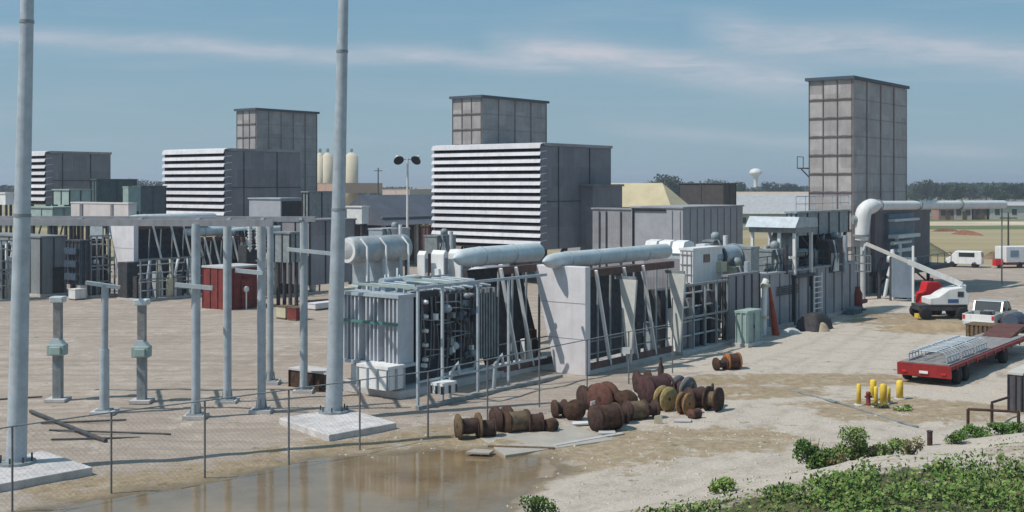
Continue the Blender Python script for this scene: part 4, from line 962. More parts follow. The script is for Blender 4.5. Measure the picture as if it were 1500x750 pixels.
m=MB(); m.box(.3,-.765,1.1,1.0,-.752,1.35); m.build('blue_stripe',bluep(),t)
MB().box(.95,-.77,1.5,1.35,-.752,1.85).build('engine_vent',dark(),t)
bt=P(1409,417,b.y)-b; be=P(1268,357,b.y+1.5)-b
MB().beam((1.5,.1,1.7),bt,.4,.45).build('boom_post',white(),t)
MB().beam(bt,bt.lerp(be,.55),.32,.36).build('lower_boom',white(),t,bev=.02); MB().beam(bt.lerp(be,.5),be,.22,.26).build('upper_boom',mat('cream_white_paint',(.70,.66,.60),.5,0,.1,2),t,bev=.02)
m=MB(); c=be; m.tube(c,c+Vector((-.15,0,-.5)),.1); m.build('jib_knuckle',galv(),t)
m=MB(); x,y,z=c.x-.2,c.y,c.z-1.9
for a in(-.45,.45):
    for d in(-.35,.35): m.beam((x+a,y+d,z),(x+a,y+d,z+1.1),.045)
for h in(0,.55,1.1):
    for s in(-.35,.35): m.beam((x-.45,y+s,z+h),(x+.45,y+s,z+h),.045)
    for s in(-.45,.45): m.beam((x+s,y-.35,z+h),(x+s,y+.35,z+h),.045)
m.beam((c.x-.15,c.y,c.z-.5),(x,y,z+1.1),.1); m.build('work_basket',galvd(),t)
MB().box(-1.75,-.9,.1,-1.5,-.2,.35).build('yellow_step',yel(),t)
b=G(1354,459); t=thing('red_welding_trailer','bright red box shaped welding unit left of the boom lift body','welding unit',(b.x,b.y-.9,0),math.radians(12))
MB().prism([(-.8,.5),(.75,.5),(.75,2.1),(.5,2.3),(-.35,2.3),(-.55,1.6),(-.8,1.5)],'y',-.4,.4).build('body',brred(),t,bev=.04); m=MB(); m.box(-.5,-.43,.7,-.1,-.402,1.2); m.build('panel',mat('deep_red',(.3,.015,.012),.5),t)
for s in(-.5,.5): wheel(s,0,.26,.9,t)
MB().tube((.2,0,2.3),(.2,0,2.55),.13).build('exhaust_cap',dark(),t)
# ================= PICKUP
def loc_(xc,py): return G(xc,py)
b=G(1457,489); t=thing('pickup_truck','silver grey pickup truck parked with its white tailgate towards the camera','pickup truck',b)
Lc,Wc=5.3,1.9
body=[(0,.55),(0,1.1),(1.9,1.12),(1.9,1.15),(4.1,1.12),(5.1,1.02),(5.3,.85),(5.3,.5),(4.75,.5),(4.6,.82),(4.1,.82),(3.95,.5),(1.45,.5),(1.3,.85),(.75,.85),(.6,.55)]
MB().box(.2,.15,.5,5.0,Wc-.15,.66).build('underbody',dark(),t)
sil=mat('silver_car_paint',(.52,.53,.52),.3,.3,.05,2,spec=.6); 
# sides, bed walls and bonnet
MB().prism(body,'y',0,.1).build('side_panel',sil,t); MB().prism(body,'y',Wc-.1,Wc).build('side_panel',sil,t)
MB().box(.05,.1,.6,1.9,Wc-.1,.72).build('bed_floor',dark(),t)
MB().box(-.03,.02,.62,.05,Wc-.02,1.1).build('tailgate',white(),t,bev=.02)
MB().prism([(1.9,.5),(5.25,.5),(5.28,.9),(5.0,1.03),(4.0,1.12),(1.9,1.14)],'y',.1,Wc-.1).build('front_body',sil,t)
cab=MB().prism([(1.95,1.13),(4.1,1.12),(3.45,1.68),(2.25,1.70)],'y',.1,Wc-.1).build('cab_glass',glass(),t)
MB().box(2.2,.12,1.69,3.5,Wc-.12,1.76).build('cab_roof',sil,t,bev=.03)
m=MB()
for y in(.085,Wc-.16):
    m.beam((1.95,y+.04,1.13),(2.25,y+.04,1.72),.09); m.beam((4.1,y+.04,1.12),(3.45,y+.04,1.72),.09); m.beam((3.0,y+.04,1.13),(3.0,y+.04,1.72),.09)
m.build('cab_pillar',sil,t)
MB().box(-.2,.1,.45,-.03,Wc-.1,.62).build('rear_bumper',silver(),t,bev=.02); MB().box(5.3,.05,.4,5.45,Wc-.05,.62).build('front_bumper',silver(),t)
for y in(.03,Wc-.17): MB().box(-.05,y,.8,-.035,y+.14,1.05).build('tail_light',brred(),t)
for x in(1.02,4.35):
    for y in(.13,Wc-.13): wheel(x,y,.38,.24,t,rim=silver())
MB().box(2.9,-.12,1.15,3.05,0,1.3).build('wing_mirror',dark(),t)
for k in range(2): MB().box(.5+k*.6,.4,.73,1.0+k*.6,1.0,1.25).build('bed_toolbox',[dark(),galvd()][k],t)
t=thing('dark_crate','dark brown slatted crate on the ground just behind the pickup truck','crate',G(1452,503))
MB().box(0,0,.12,1.5,1.4,.9).build('core',mat('crate_dark',(.05,.042,.03),.9,0,.3),t)
m=MB()
for k in range(6): m.box(-.04,.02+k*.24,.1,-.002,.16+k*.24,.95); m.box(.02+k*.26,-.04,.1,.16+k*.26,-.002,.95)
m.box(-.06,-.06,.95,1.55,1.45,1.0); m.build('slat',wood(),t); MB().box(0,0,0,1.5,1.4,.12).build('runner',wood(),t)
t=thing('drum_cart','dark blue grey drum cart beside the pickup at the right edge','cart',G(1493,489)); MB().tube((0,.5,.75),(1.8,.5,.75),.42,n=16).build('drum',mat('slate_blue_paint',(.06,.08,.12),.6),t); MB().box(-.1,0,.3,1.9,1,.42).build('frame',dark(),t); wheel(.9,0,.3,.15,t); wheel(.9,1.0,.3,.15,t)
# ================= FLATBED
b=G(1395,567); t=thing('flatbed_trailer','long low red flatbed trailer with metal racks on its near end','trailer',b)
Wt=2.45; Lt=13
MB().box(0,0,.72,Lt,Wt,.9).build('deck_frame',redp(),t,bev=.02)
MB().box(.05,.15,.905,Lt-.1,Wt-.15,.95).build('deck_board',mat('grey_deck_wood',(.27,.25,.24),.85,0,.25,3,streak=.3,corr=4.,axis='Y'),t)
MB().prism([(-.02,.72),(-.02,.90),(-.12,.90),(-.08,.35),(.0,.35)],'y',0.02,Wt-.02).build('rear_plate',mat('trailer_red',(.30,.02,.02),.5,0,.15,2,streak=.3),t)
MB().box(-.15,Wt*.42,.5,-.125,Wt*.58,.62).build('number_plate',white(),t)
for y in(.25,Wt-.45): MB().box(-.14,y,.5,-.122,y+.2,.6).build('tail_light',brred(),t)
for x in(1.0,2.15,8.6):
    for y in(.12,Wt-.12): wheel(x,y,.40,.3,t,rim=white())
m=MB(); m.box(.3,.6,.5,Lt-2,.75,.72); m.box(.3,Wt-.75,.5,Lt-2,Wt-.6,.72); m.build('chassis_beam',dark(),t)
m=MB()
for k in range(8): x=.6+k*1.5; m.box(x,-.05,.66,x+.1,-.002,.88)
m.build('stake_pocket',mat('trailer_red',(.3,.02,.02)),t)
MB().prism([(Lt-2,.9),(Lt+.8,1.3),(Lt+2.2,1.3),(Lt+2.2,1.15),(Lt+.9,1.1),(Lt-2,.72)],'y',.5,Wt-.5).build('gooseneck',mat('brown_red_paint',(.13,.05,.04),.7,0,.25,2),t)
MB().box(Lt-4.5,.3,.2,Lt-4.2,.5,.72).build('landing_leg',dark(),t)
for k in range(3):
    t=thing('steel_rack',['nearest galvanised rack of looped bars on the flatbed trailer','middle galvanised rack of looped bars on the flatbed trailer','farthest galvanised rack of looped bars on the flatbed trailer'][k],'rack',b+AX*(.4+k*2.2)+BX*(.25)+Vector((0,0,.95)),None,'racks on the flatbed')
    m=MB()
    for j in range(5):
        x=j*.42; m.path([(x,.1,.0),(x,.1,.38),(x,.3,.5),(x,1.6,.5),(x,1.8,.38),(x,1.8,0)],.03,6)
    m.build('loop_bar',galv(),t); m=MB()
    for y,z in((.1,.3),(1.8,.3),(.5,.52),(1.4,.52),(.1,.04),(1.8,.04)): m.beam((-.1,y,z),(1.8,y,z),.05)
    m.build('side_bar',galv(),t)
# ================= SMALL VEHICLES FURTHER AWAY
b=G(1412,391); t=thing('white_van','small white van with dark windows parked on the tan field','van',b,math.radians(150))
MB().prism([(-1.9,.35),(1.6,.35),(1.75,.9),(1.3,1.15),(.8,1.75),(-1.85,1.75),(-1.95,1.)],'y',-.85,.85).build('body',white(),t,bev=.06)
MB().box(-1.2,.852,1.15,.4,.87,1.6).build('side_window',glass(),t); MB().box(-1.97,-.6,1.1,-1.9,.6,1.55).build('rear_window',glass(),t); MB().prism([(1.28,1.2),(.84,1.74),(.9,1.74),(1.36,1.2)],'y',-.7,.7).build('windscreen',glass(),t)
for x in(-1.2,1.1):
    for y in(-.75,.75): wheel(x,y,.33,.2,t)
MB().box(1.6,-.8,.35,1.85,.8,.55).build('bumper',dark(),t)
b=G(1474,393); t=thing('box_trailer','white box trailer with a red base at the right edge of the field','trailer',b,math.radians(12))
MB().box(0,0,.6,4.6,2,2.3).build('body',white(),t,bev=.04); MB().box(-.02,-.03,.35,4.62,2.03,.598).build('base_frame',redp(),t); MB().box(.5,-.02,1.2,1.5,-.002,1.9).build('window',mat('pale_blue_glass',(.2,.28,.36),.2),t)
for x in(1.6,2.5): wheel(x,.0,.33,.2,t)
b=G(1466,393); t=thing('red_generator','low red generator left of the white box trailer','generator',b,0); MB().box(-.6,0,.25,.3,.8,.95).build('body',brred(),t,bev=.05); MB().box(-.5,.1,.95,.2,.7,1.0).build('lid',dark(),t); wheel(-.2,0,.2,.12,t)
# ================= RIGHT EDGE
b=G(1497,612); t,L_,w_,z0,z1=eq('dark_utility_box','dark grey ribbed utility box with a pale lid at the right picture edge','utility box',1497,46.5,547,612,1476,1560,mat('brown_grey_steel',(.10,.09,.10),.7,.1,.2,2,streak=.4),dark(),ribs=.35,roof=mat('pale_lid',(.50,.47,.42),.6,0,.1,2),ro=.04,rh=.08,base=False)
t=thing('brown_pipe_rail','low brown pipe rail with four short posts in front of the dark utility box','pipe rail',G(1418,628),0); O=G(1418,628)
pts=[G(1418,628),G(1453,622),G(1492,637)]
hts=[.72,.78,.75]
for p,h in zip(pts,hts): MB().tube(p-O,p-O+Vector((0,0,h+bank(p.x,p.y))),.06,n=8).build('post',rust2(),t)
m=MB(); tp=[p-O+Vector((0,0,h+bank(p.x,p.y))) for p,h in zip(pts,hts)]; m.tube(tp[0],tp[2],.05,n=8); m.tube(tp[1]+Vector((0,0,.05)),G(1478,610)-O+Vector((0,0,.75)),.05,n=8); m.build('rail',rust2(),t)
b=G(1362,654); t=thing('short_post','short dark rusty post standing alone on the pale dirt left of the pipe rail','post',b,0); MB().tube((0,0,0),(0,0,.5),.09,n=10).build('shaft',rust2(),t); MB().tube((0,0,.5),(0,0,.54),.11,n=10).build('cap',dark(),t)
# ================= LEFT BACKGROUND PLANT
eq('switchgear_shed','large plain grey ribbed switchgear shed at the far left behind the near pole','shed',60,94,346,437,-30,97,mat('shed_grey',(.25,.27,.28),.7,0,.12,1,streak=.3,corr=3,axis='D'),dark(),ribs=1.6,door=True)
t,L,w,z0,z1=eq('dark_radiator_bank','black radiator bank on white feet between the grey shed and the white end wall','radiator bank',118,92,352,418,97,131,dark(),bluedark(),ribs=.5,base=False)
for x in(.1,L-.4): MB().box(x,.2,0,x+.3,.6,z0).build('foot',white(),t)
for k in range(3): MB().box(-.3,.2,z0+.4+k*1.0,-.08,w-.2,z0+.9+k*1.0).build('fan_box',bluedark(),t)
t,L,w,z0,z1=eq('white_box_duct','long white box duct raised behind the gantry beam at the left','duct',188,95,297,320,104,200,mat('pinkish_white_paint',(.66,.60,.58),.6,0,.08,1,streak=.2),ribs=0,base=False,legs=True,ro=.04)
m=MB(); m.box(-.08,w*.78,z0,-.003,w*.83,z1-.15); m.box(-.08,w*.25,z0,-.003,w*.29,z1-.15); m.build('joint',darkp(),t)
eq('green_grey_enclosure','pale green grey box right behind the long white box duct, with a dark side','enclosure',102,112,277,300,78,134,greenp(),dark(),ribs=2,base=False,legs=True)
eq('green_exhaust_box','small stepped pale green box left of the mid-sized filter house','box',188,106,273,310,180,206,greenp(),ribs=0,base=False,legs=True,ro=.03)
eq('green_plenum','low wide pale green plenum beside the near left pole, above the grey shed','plenum',78,100,303,330,44,110,greenp(),galvd(),ribs=1.5,base=False,legs=True)
eq('teal_duct_block','dark teal duct block between the two left filter houses','duct block',142,125,262,300,134,200,mat('dark_teal',(.07,.11,.115),.7,0,.2),ribs=2.5,base=False,legs=True)
eq('blue_grey_block','dark blue grey block just left of the mid-sized filter house','block',206,118,272,330,196,243,mat('dark_blue_grey',(.10,.12,.14),.7,0,.2),ribs=2,base=True)
t,L,w,z0,z1=eq('white_roof_vent','small white roof vent at the extreme left edge','vent',8,120,282,300,-10,20,white(),ribs=0,base=False,legs=True)
skid('left_pipe_skid','dark jumble of pipes and vessels under the gantry left of the red container',205,90,300,380,11,18,3)
skid('rear_pipe_skid','jumble of dark pipes and pale cabinets behind the middle gantry posts',378,92,470,352,12,14,2.5)
skid('far_left_skid','narrow jumble of pipes between the black radiator bank and the white end wall',132,93,170,345,13,9,2)
skid('corner_skid','dark skid of pipes left of the near pole at the picture edge',-8,90,30,352,14,8,2)
t,L,w,z0,z1=eq('red_container','dull red container with a pale roof edge behind the gantry posts','container',330,84,391,454,297,380,redp(),redp(),ribs=.8,roof=mat('pale_lid2',(.5,.5,.5),.6),ro=.06,rh=.14,base=False,door=True)
MB().tube((L*.45,-.6,0),(L*.45,-.6,1.3),.05).build('gauge_stem',white(),t); MB().lathe([(0,-.05),(.22,-.05),(.22,.05),(0,.05)],(L*.45,-.6,1.45),'y',14).build('gauge_dial',white(),t)
t,L,w,z0,z1=eq('elevated_enclosure','raised grey box with pale front and pale top edge, right of the mid-sized filter house','enclosure',411,108,290,325,365,443,mat('pale_grey_panel',(.36,.37,.40),.6,0,.1,1),mat('pale_grey_panel',(.36,.37,.4)),ribs=0,roof=galv(),ro=.1,base=False,legs=True)
MB().box(.15,-.02,z0,L-.1,-.003,z1-.3).build('side_shade_sheet',dark(),t)  # dark sheet that paints the shade onto this flat side face
eq('green_grey_duct','upright pale green grey duct left of the middle tall pole','duct',452,106,280,330,443,490,galvd(),dark(),ribs=2,base=False,legs=True)
t,L,w,z0,z1=eq('grey_rear_enclosure','wide dull grey enclosure seen behind the right end of the gantry','enclosure',454,88,322,418,412,520,darkp(),dark(),ribs=1.5)
eq('open_grey_frame_box','grey box with a dark opening behind the gantry posts','box',425,86,340,385,402,440,galvd(),dark(),ribs=.9,base=False,legs=True)
for k,(px,py,lab,m_) in enumerate([(418,468,'small cream crate on the ground behind the gantry posts',cream()),(434,470,'small red cylinder-topped crate behind the gantry posts',redp()),(462,455,'long low pale slab stack left of the middle tall pole',concw()),(110,440,'pale crate at the foot of the black radiator bank',white())]):
    w_=.9 if k!=2 else 2.6; t=thing('site_crate',lab,'crate',G(px,py),PHI); MB().box(0,0,.1,w_,.9,.8 if k!=2 else .45).build('body',m_,t); MB().box(-.03,-.03,.8 if k!=2 else .45,w_+.03,.93,.86 if k!=2 else .5).build('lid',wood() if k<2 else m_,t); MB().box(0,0,0,w_,.9,.1).build('runner',wood(),t)
# ================= MIDDLE BACKGROUND
t,L,w,z0,z1=eq('open_sided_shed','long dark grey roofed open shed with pale columns behind the lying tank','shed',560,128,318,330,500,660,darkp(),ribs=0,base=False)
rf=MB().prism([(-1,z0),(w+1,z0),(w+.5,z0+.3),(w*.5,Zt(286,128)),(-.5,z0+.3)],'x',-.5,L+1).build('gable_roof',mat('dark_blue_roof',(.12,.13,.16),.7,0,.15,.5,streak=.3),t)
for k in range(7):
    x=.3+k*(L-.8)/6; MB().box(x,0.1,0,x+.35,.45,z0).build('column',mat('pale_column',(.40,.37,.36),.8),t)
MB().box(.5,w*.7,0,L,w,z0-.1).build('rear_wall',mat('dark_maroon_cladding',(.11,.07,.07),.8,0,.3,1),t)
eq('white_container_office','white cabin with rounded look right of the middle tall pole','cabin',530,104,302,328,508,540,mat('offwhite_paint',(.62,.62,.6),.6),ribs=0,base=False,legs=True,ro=.1)  # same off-white all round the cabin
eq('maroon_block','maroon brown block left of the large filter house','block',628,112,330,400,618,650,mat('maroon_cladding',(.13,.07,.07),.8,0,.25,1),ribs=2)
eq('pink_low_building','long pale pink low building on the skyline left of the large filter house','building',600,330,277,292,560,660,mat('pale_pink_render',(.55,.42,.37),.8),ribs=5)
eq('silo_base_building','low salmon building at the foot of the pale silos','building',490,380,268,283,464,560,mat('salmon_render',(.50,.33,.25),.8),ribs=8)
for k,(px,w_) in enumerate([(469,6),(480,8),(515,10)]):
    Y=400; b=at(px,Y); r_=w_/F*Y*.98; t=thing('storage_silo',['faint grey silo at the left of the silo group','cream silo immediately left of the middle tall pole','cream silo immediately right of the middle tall pole'][k],'silo',b,0,'pale silos on the skyline')
    zt=Zt(229,Y); m_=mat('cream_silo',(.58,.52,.40),.8,0,.08,.1,streak=.3,dirt=(.4,.36,.3))
    MB().lathe([(0,0),(r_,0),(r_,zt),(0,zt)],(0,0,0),n=24).build('shell',m_,t); MB().lathe([(r_,zt),(r_*.45,zt+1.2),(0,zt+1.4)],(0,0,0),n=24).build('cone_roof',m_,t)
    MB().box(-.4,-.4,zt+1.2,.4,.4,zt+2.6).build('top_house',galvd(),t)
# utility poles
def upole(px,Y,yt,lab,arm=True):
    b=at(px,Y); t=thing('utility_pole',lab,'utility pole',b,0,'wooden utility poles'); z=Zt(yt,Y); r_=max(.14,.0006*Y)
    MB().tube((0,0,0),(0,0,z),r_,r_*.8,n=8).build('shaft',mat('dark_pole_wood',(.06,.05,.04),.9),t)
    if arm:
        MB().beam((-1.2,0,z-.8),(1.2,0,z-.8),r_).build('cross_arm',mat('dark_pole_wood',(.06,.05,.04)),t)
upole(554,330,246,'distant dark utility pole between the silos and the floodlight mast')
upole(1477,165,311,'short dark utility pole standing in the tan field at the right edge')
upole(663,900,258,'thin faraway utility pole just left of the large filter house')
# water tower
Y=900; b=at(1107,Y); t=thing('water_tower','white round water tower far away above the trees','water tower',b,0); zc=Zt(253,Y); r_=9.5/F*Y
MB().lathe([(0,-r_*.62),(r_*.5,-r_*.55),(r_*.95,-r_*.15),(r_,.1),(r_*.8,r_*.42),(r_*.4,r_*.62),(0,r_*.68)],(0,0,zc),n=24).build('tank',white(),t); MB().lathe([(3,0),(1.6,6),(1.5,zc-6),(r_*.45,zc-r_*.5)],(0,0,0),n=16).build('stem',white(),t)
# right-hand distance
def house(px,Y,yt,wd,dp,h,m1,m2,lab,name='farm_house',cat='house',gable=True,rz=0):
    b=at(px,Y); t=thing(name,lab,cat,b,rz)
    MB().box(0,0,0,wd,dp,h).build('wall',m1,t)
    z=Zt(yt,Y)
    MB().prism([(-.5,h),(dp+.5,h),(dp*.5,max(h+.8,z))],'x',-.5,wd+.5).build('roof',m2,t)
    n=max(2,int(wd/4))
    for k in range(n):
        x=wd*(k+.3)/n; MB().box(x,-.06,h*.35,x+1.2,-.01,h*.75).build('window',glass(),t)
    MB().box(wd*.48,-.07,0,wd*.48+1.1,-.012,2.1).build('door',wood(),t)
    return t
pk=mat('brick_pink',(.34,.20,.17),.85,0,.15,.4); dr=mat('dull_red_roof',(.20,.10,.08),.85,0,.2,.3); wr=mat('white_roof',(.40,.40,.41),.7); gr=mat('grey_roof',(.25,.25,.27),.8)
house(1375,298,304,3.6,5,3.2,pk,dr,'little brick red house with a dull roof beyond the white pipe')
house(1397,298,303,4.6,5,3.4,mat('pale_render',(.5,.42,.38),.8),dr,'pinkish house in the distance between two red roofed ones')
house(1426,300,303,3.4,5,3.4,pk,dr,'darker brick house right of the pinkish house')
house(1450,300,300,26,10,3.6,mat('pale_render2',(.55,.52,.48),.8),wr,'long pale building at the far right beyond the green strip','low_building','building')
house(1330,330,297,60,12,3.5,mat('offwhite_render',(.50,.46,.44),.8),gr,'long low off-white building behind the white pipe','low_building','building')
house(1075,240,284,22,12,3.,mat('pale_render2',(.55,.52,.48)),wr,'long white roofed building left of the right hand stack, nearer one','warehouse','warehouse')
house(1120,300,284,26,12,3.2,mat('blue_grey_render',(.27,.29,.33),.8),wr,'second white roofed building behind the nearer one, left of the right hand stack','warehouse','warehouse')
house(1085,380,281,30,12,4,mat('tan_render',(.42,.33,.25),.8),mat('tan_roof2',(.45,.34,.25),.8),'tan building on the skyline below the water tower','warehouse','warehouse')
for k,(px,py,a,b_,h,lab) in enumerate([(1415,344,4.,.8,.8,'long reddish brown spoil pile on the tan field'),(1385,339,3,1,.6,'small reddish spoil pile left of the long one'),(1350,372,6,3,1.6,'grassy earth mound right of the equipment tower'),(1455,378,3,1.2,.8,'low brown earth pile left of the white box trailer'),(1358,482,2.8,1,.5,'low tan earth ridge in front of the boom lift')]):
    lump('earth_pile',lab,'earth pile',px,0,D(py),a,b_,h,[mat('red_brown_earth',(.22,.10,.06),.95,0,.3,.8),mat('red_brown_earth',(.22,.1,.06)),mat('mossy_earth',(.16,.15,.08),.95,0,.4,.8),mat('brown_earth',(.2,.13,.08),.95,0,.3,.8),mat('tan_earth',(.36,.27,.17),.95,0,.25,.8)][k],k)
# ================= TREES
def leafmat(name,c,v=.45): 
    m=mat(name,c,.85,0,v,(5. if 'weed' in name else .5),spec=.15); return m
def crown(m,c,rx,ry,rz,n,s,rr):
    # clumps of small leaf faces round a handful of lobes so that the outline is uneven and gaps stay open
    lobes=[(Vector((c[0]+rr.uniform(-.6,.6)*rx,c[1]+rr.uniform(-.6,.6)*ry,c[2]+rr.uniform(-.55,.6)*rz)),rr.uniform(.32,.55)) for _ in range(9)]
    for i in range(n):
        lc,lr=lobes[rr.randrange(9)]
        d=Vector((rr.gauss(0,1),rr.gauss(0,1),rr.gauss(0,1))); d.normalize(); d*=rr.uniform(.5,1.05)
        p=lc+Vector((d.x*rx*lr,d.y*ry*lr,d.z*rz*lr))
        u=Vector((rr.gauss(0,1),rr.gauss(0,1),rr.gauss(0,1))).normalized(); v=u.orthogonal().normalized(); q=s*rr.uniform(.6,1.4)
        m.add([p+u*q,p+v*q*.7,p-u*q,p-v*q*.7],[(0,1,2,3)])
LV=[leafmat('dark_foliage',(.035,.055,.028)),leafmat('mid_foliage',(.05,.075,.032)),leafmat('grey_green_foliage',(.05,.065,.045))]
protos=[]
def mktree(k,h,rx,seed,lab,loc,grp):
    rr=random.Random(seed); t=thing('leafy_tree',lab,'tree',loc,rr.random()*6,grp)
    m=MB(); m.path([(0,0,0),(.1,0,h*.3),(.0,.1,h*.62)],[.035*h,.026*h,.012*h],8)
    for i in range(5):
        a=rr.random()*6.28; z=h*rr.uniform(.28,.5); m.path([(0,0,z),(math.cos(a)*rx*.4,math.sin(a)*rx*.4,z+h*.15),(math.cos(a)*rx*.7,math.sin(a)*rx*.7,z+h*.28)],[.014*h,.01*h,.005*h],6)
    m.build('trunk',mat('bark',(.07,.055,.045),.9),t)
    m=MB(); crown(m,(0,0,h*.62),rx,rx,h*.42,1300,h*.034,rr); m.build('crown',LV[k%3],t)
    return t
GT='trees on the skyline'
TR=[(930,520,264),(952,500,262),(975,470,256),(992,480,260),(1020,520,263),(1048,560,263),(1078,560,262),(1130,620,264),(1150,600,268),(1165,610,266),(1340,520,270),(1358,500,264),(1378,540,268),(1400,500,267),(1420,560,269),(1445,540,268),(1462,480,267),(1488,520,269),(1498,490,272),(180,520,266),(200,560,262),(225,540,261),(170,600,264)]
base=None
names=['left of the tan roofed hall','behind the tan hall roof','tallest above the tan hall roof','right of the tallest by the tan roof','above the dark brown block','right of the dark brown block','below the water tower on its left','directly right of the water tower','between water tower and right hand stack','touching the right hand stack','first right of the right hand stack','second right of the right hand stack','third right of the right hand stack','fourth right of the right hand stack','fifth right of the right hand stack','sixth right of the right hand stack','behind the top of the short utility pole','close to the right picture edge','last at the right picture edge','above the teal duct block','left of the mid-sized filter house','against the mid-sized filter house','over the smallest filter house end']
for i,(px,Y,yt) in enumerate(TR):
    h=Zt(yt,Y)*1.0; lab='skyline tree '+names[i]
    kd=['dark round','broad dark green','grey green loose'][i%3]
    lab=kd+' '+lab
    if i<3: protos.append((mktree(i,11,5.5+i*.6,20+i,lab,at(px,Y),GT),11)); protos[-1][0].scale=(h/11,)*3; continue
    p,ph=protos[i%3]; dup(p,at(px,Y),i*1.3,lab,GT,scale=h/ph)
# far wood: one mass nobody could count
m=MB(); rr=random.Random(3)
for i in range(26000):
    az_=rr.uniform(-.52,.52); Y=rr.uniform(640,800); x=az_*Y
    hh=(6.9+3.2*noise.noise(Vector((x*.012,0,0)))+1.8*noise.noise(Vector((x*.05,3,0))))*(1.0 if az_>0 else .95)+ (1.4 if az_>.3 else 0)
    z=rr.uniform(0,1)**.7*hh; s=rr.uniform(.7,1.7)
    u=Vector((rr.gauss(0,1),rr.gauss(0,1),rr.gauss(0,1))).normalized(); v=u.orthogonal().normalized(); p=Vector((x,Y,z))
    m.add([p+u*s,p+v*s*.8,p-u*s,p-v*s*.8],[(0,1,2,3)])
o=m.build('far_wood',leafmat('far_foliage',(.055,.075,.06))); tag(o,'low dark belt of woodland along the whole skyline','woodland',kind='stuff')
# ================= WEEDS ON THE BANK
wg=[leafmat('weed_green',(.11,.19,.045),.7),leafmat('weed_green_light',(.20,.28,.08),.6),leafmat('weed_green_dry',(.20,.19,.08),.4)]
for mi,nn in ((0,62000),(1,30000),(2,13000)):
    m=MB(); rr=random.Random(50+mi); k=0
    while k<nn:
        x=rr.uniform(-4,26); y=rr.uniform(19,44)
        bz=bank(x,y)
        dens=noise.noise(Vector((x*.45,y*.45,2)))+.35*noise.noise(Vector((x*1.4,y*1.4,7)))
        edge=weedm(x,y)
        if rr.random()>max(edge*(.95 if dens>-.05 else .15),(.14 if mi==2 else .05)*sstep(.1,.6,bz)*(1 if dens>0 else .1)): 
            k+=.12; continue
        hh=(.16+.55*max(0,dens+.25))*edge
        s=rr.uniform(.025,.075)*(1.5 if rr.random()<.12 else 1); p=Vector((x,y,hz(x,y)+rr.random()*hh))
        u=Vector((rr.gauss(0,1),rr.gauss(0,1),rr.gauss(0,.9))).normalized(); v=u.orthogonal().normalized()
        m.add([p+u*s,p+v*s*.6,p-u*s,p-v*s*.6],[(0,1,2,3)]); k+=1
    tag(m.build('weeds',wg[mi]),['dark green weeds covering the bank at the lower right','lighter green leaves scattered through the bank weeds','dry yellowish stalks scattered through the bank weeds'][mi],'weeds',kind='stuff')
def bush(px,py,rx,h,k,lab,seed,n=900):
    rr=random.Random(seed); p=G(px,py); z=hz(p.x,p.y); t=thing('leafy_bush',lab,'bush',(p.x,p.y,z),0,'bushes on the bank edge')
    m=MB()
    for i in range(7): a=rr.random()*6.28; m.path([(0,0,0),(math.cos(a)*rx*.4,math.sin(a)*rx*.4,h*.45),(math.cos(a)*rx*.6,math.sin(a)*rx*.6,h*.75)],[.02,.014,.006],5)
    m.build('stem',mat('bark',(.07,.055,.045)),t); m=MB(); crown(m,(rr.uniform(-.1,.1),0,h*.42),rx*rr.uniform(1,1.25),rx,h*.6,int(n*1.6),.038,rr); m.build('foliage',wg[k],t)
bush(1192,718,.6,1.15,0,'roundest dark green bush at the edge of the bank, leftmost of the upright ones',1,2600)
bush(1222,722,.35,.4,2,'dry low tuft between the roundest dark bush and the pale upright one',21,700)
bush(1272,712,.35,.35,2,'dry low tuft right of the pale green upright bush',22,700)
bush(1249,714,.5,.95,1,'pale green upright bush right of the roundest dark bush',2,1700)
bush(1300,704,.45,.65,1,'small pale bush in the middle of the bank edge',3,700)
bush(1294,678,.3,.4,1,'tiny pale bush highest on the dirt between the others',4,400)
bush(1336,684,.35,.6,2,'dry yellowish bush left of the short post',5,500)
bush(1398,654,.42,.45,0,'low bush left end of the row below the brown pipe rail',6,600)
bush(1430,643,.55,.5,0,'low dark bush under the brown pipe rail',7,800)
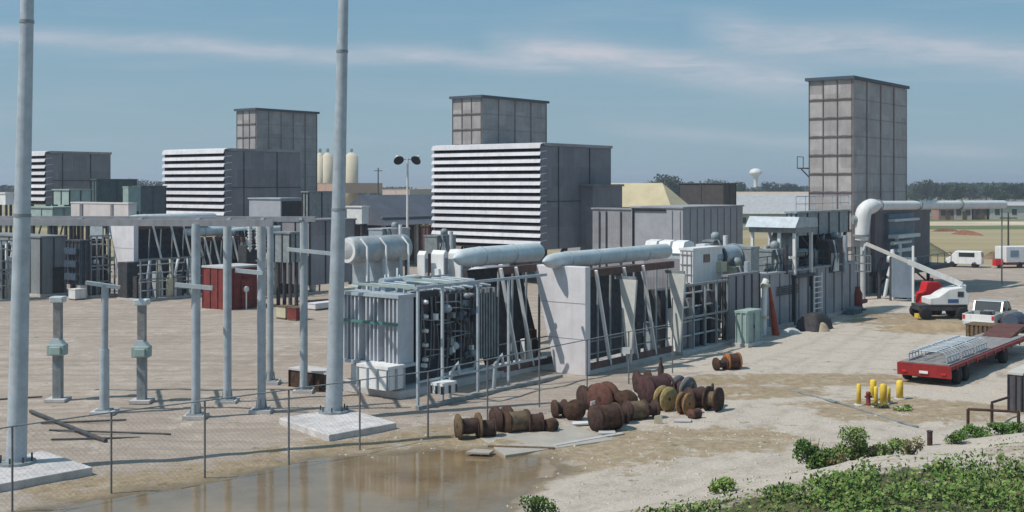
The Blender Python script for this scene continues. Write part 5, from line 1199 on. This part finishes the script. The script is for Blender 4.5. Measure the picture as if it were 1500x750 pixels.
bush(1467,641,.6,.45,0,'broad low bush under the right part of the brown pipe rail',8,900)
bush(1495,640,.4,.45,0,'low bush at the right edge in front of the utility box',9,500)
bush(1293,597,.35,.22,2,'sparse low tuft beside the yellow bollards',10,250)
bush(1322,601,.4,.25,1,'sparse low green tuft right of the yellow bollards',11,250)
bush(785,757,.5,.7,0,'dark green clump at the bottom edge at the left tip of the bank',12,500)
bush(1060,752,.4,.45,1,'light green clump at the bottom edge of the bank',13,600)
# stones
m=MB(); rr=random.Random(8)
for i in range(900):
    if i<500: x,y=rr.uniform(4,24),rr.uniform(24,46)
    else:
        q=G(rr.uniform(480,1150),rr.uniform(600,745)); x,y=q.x,q.y
    if i>=500 and inpoly(x,y): continue
    s=rr.uniform(.025,.09); z=hz(x,y); vs=[Vector((rr.uniform(.6,1.2)*a*s+x,rr.uniform(.6,1.2)*b_*s+y,rr.uniform(.4,.8)*c*s+z)) for a,b_,c in((1,0,0),(0,1,0),(-1,0,0),(0,-1,0),(0,0,1),(0,0,-1))]
    m.add(vs,[(0,1,4),(1,2,4),(2,3,4),(3,0,4),(1,0,5),(2,1,5),(3,2,5),(0,3,5)])
tag(m.build('loose_stones',mat('pale_stone',(.46,.42,.37),.9,0,.2,3)),'loose pale stones scattered over the dirt','stones',kind='stuff')

t,L,w,z0,z1=eq('cable_pit_frame','low rusty brown box frame on the gravel just left of the middle tall pole','pit frame',478,51,546,575,424,500,rust(),rust2(),ribs=.8,roof=conc(),rh=.08,ro=.05,base=False)
# ================= AIR
hm=bpy.data.materials.new('haze_air'); hm.use_nodes=True; N=hm.node_tree.nodes; N.remove(N['Principled BSDF']); pv=N.new('ShaderNodeVolumePrincipled'); pv.inputs['Color'].default_value=(.80,.88,1,1); pv.inputs['Density'].default_value=.0004; pv.inputs['Anisotropy'].default_value=.2
hm.node_tree.links.new(pv.outputs[0],N['Material Output'].inputs['Volume'])
tag(MB().box(-5900,-5900,-1.5,5900,5900,36).build('haze',hm),kind='stuff')
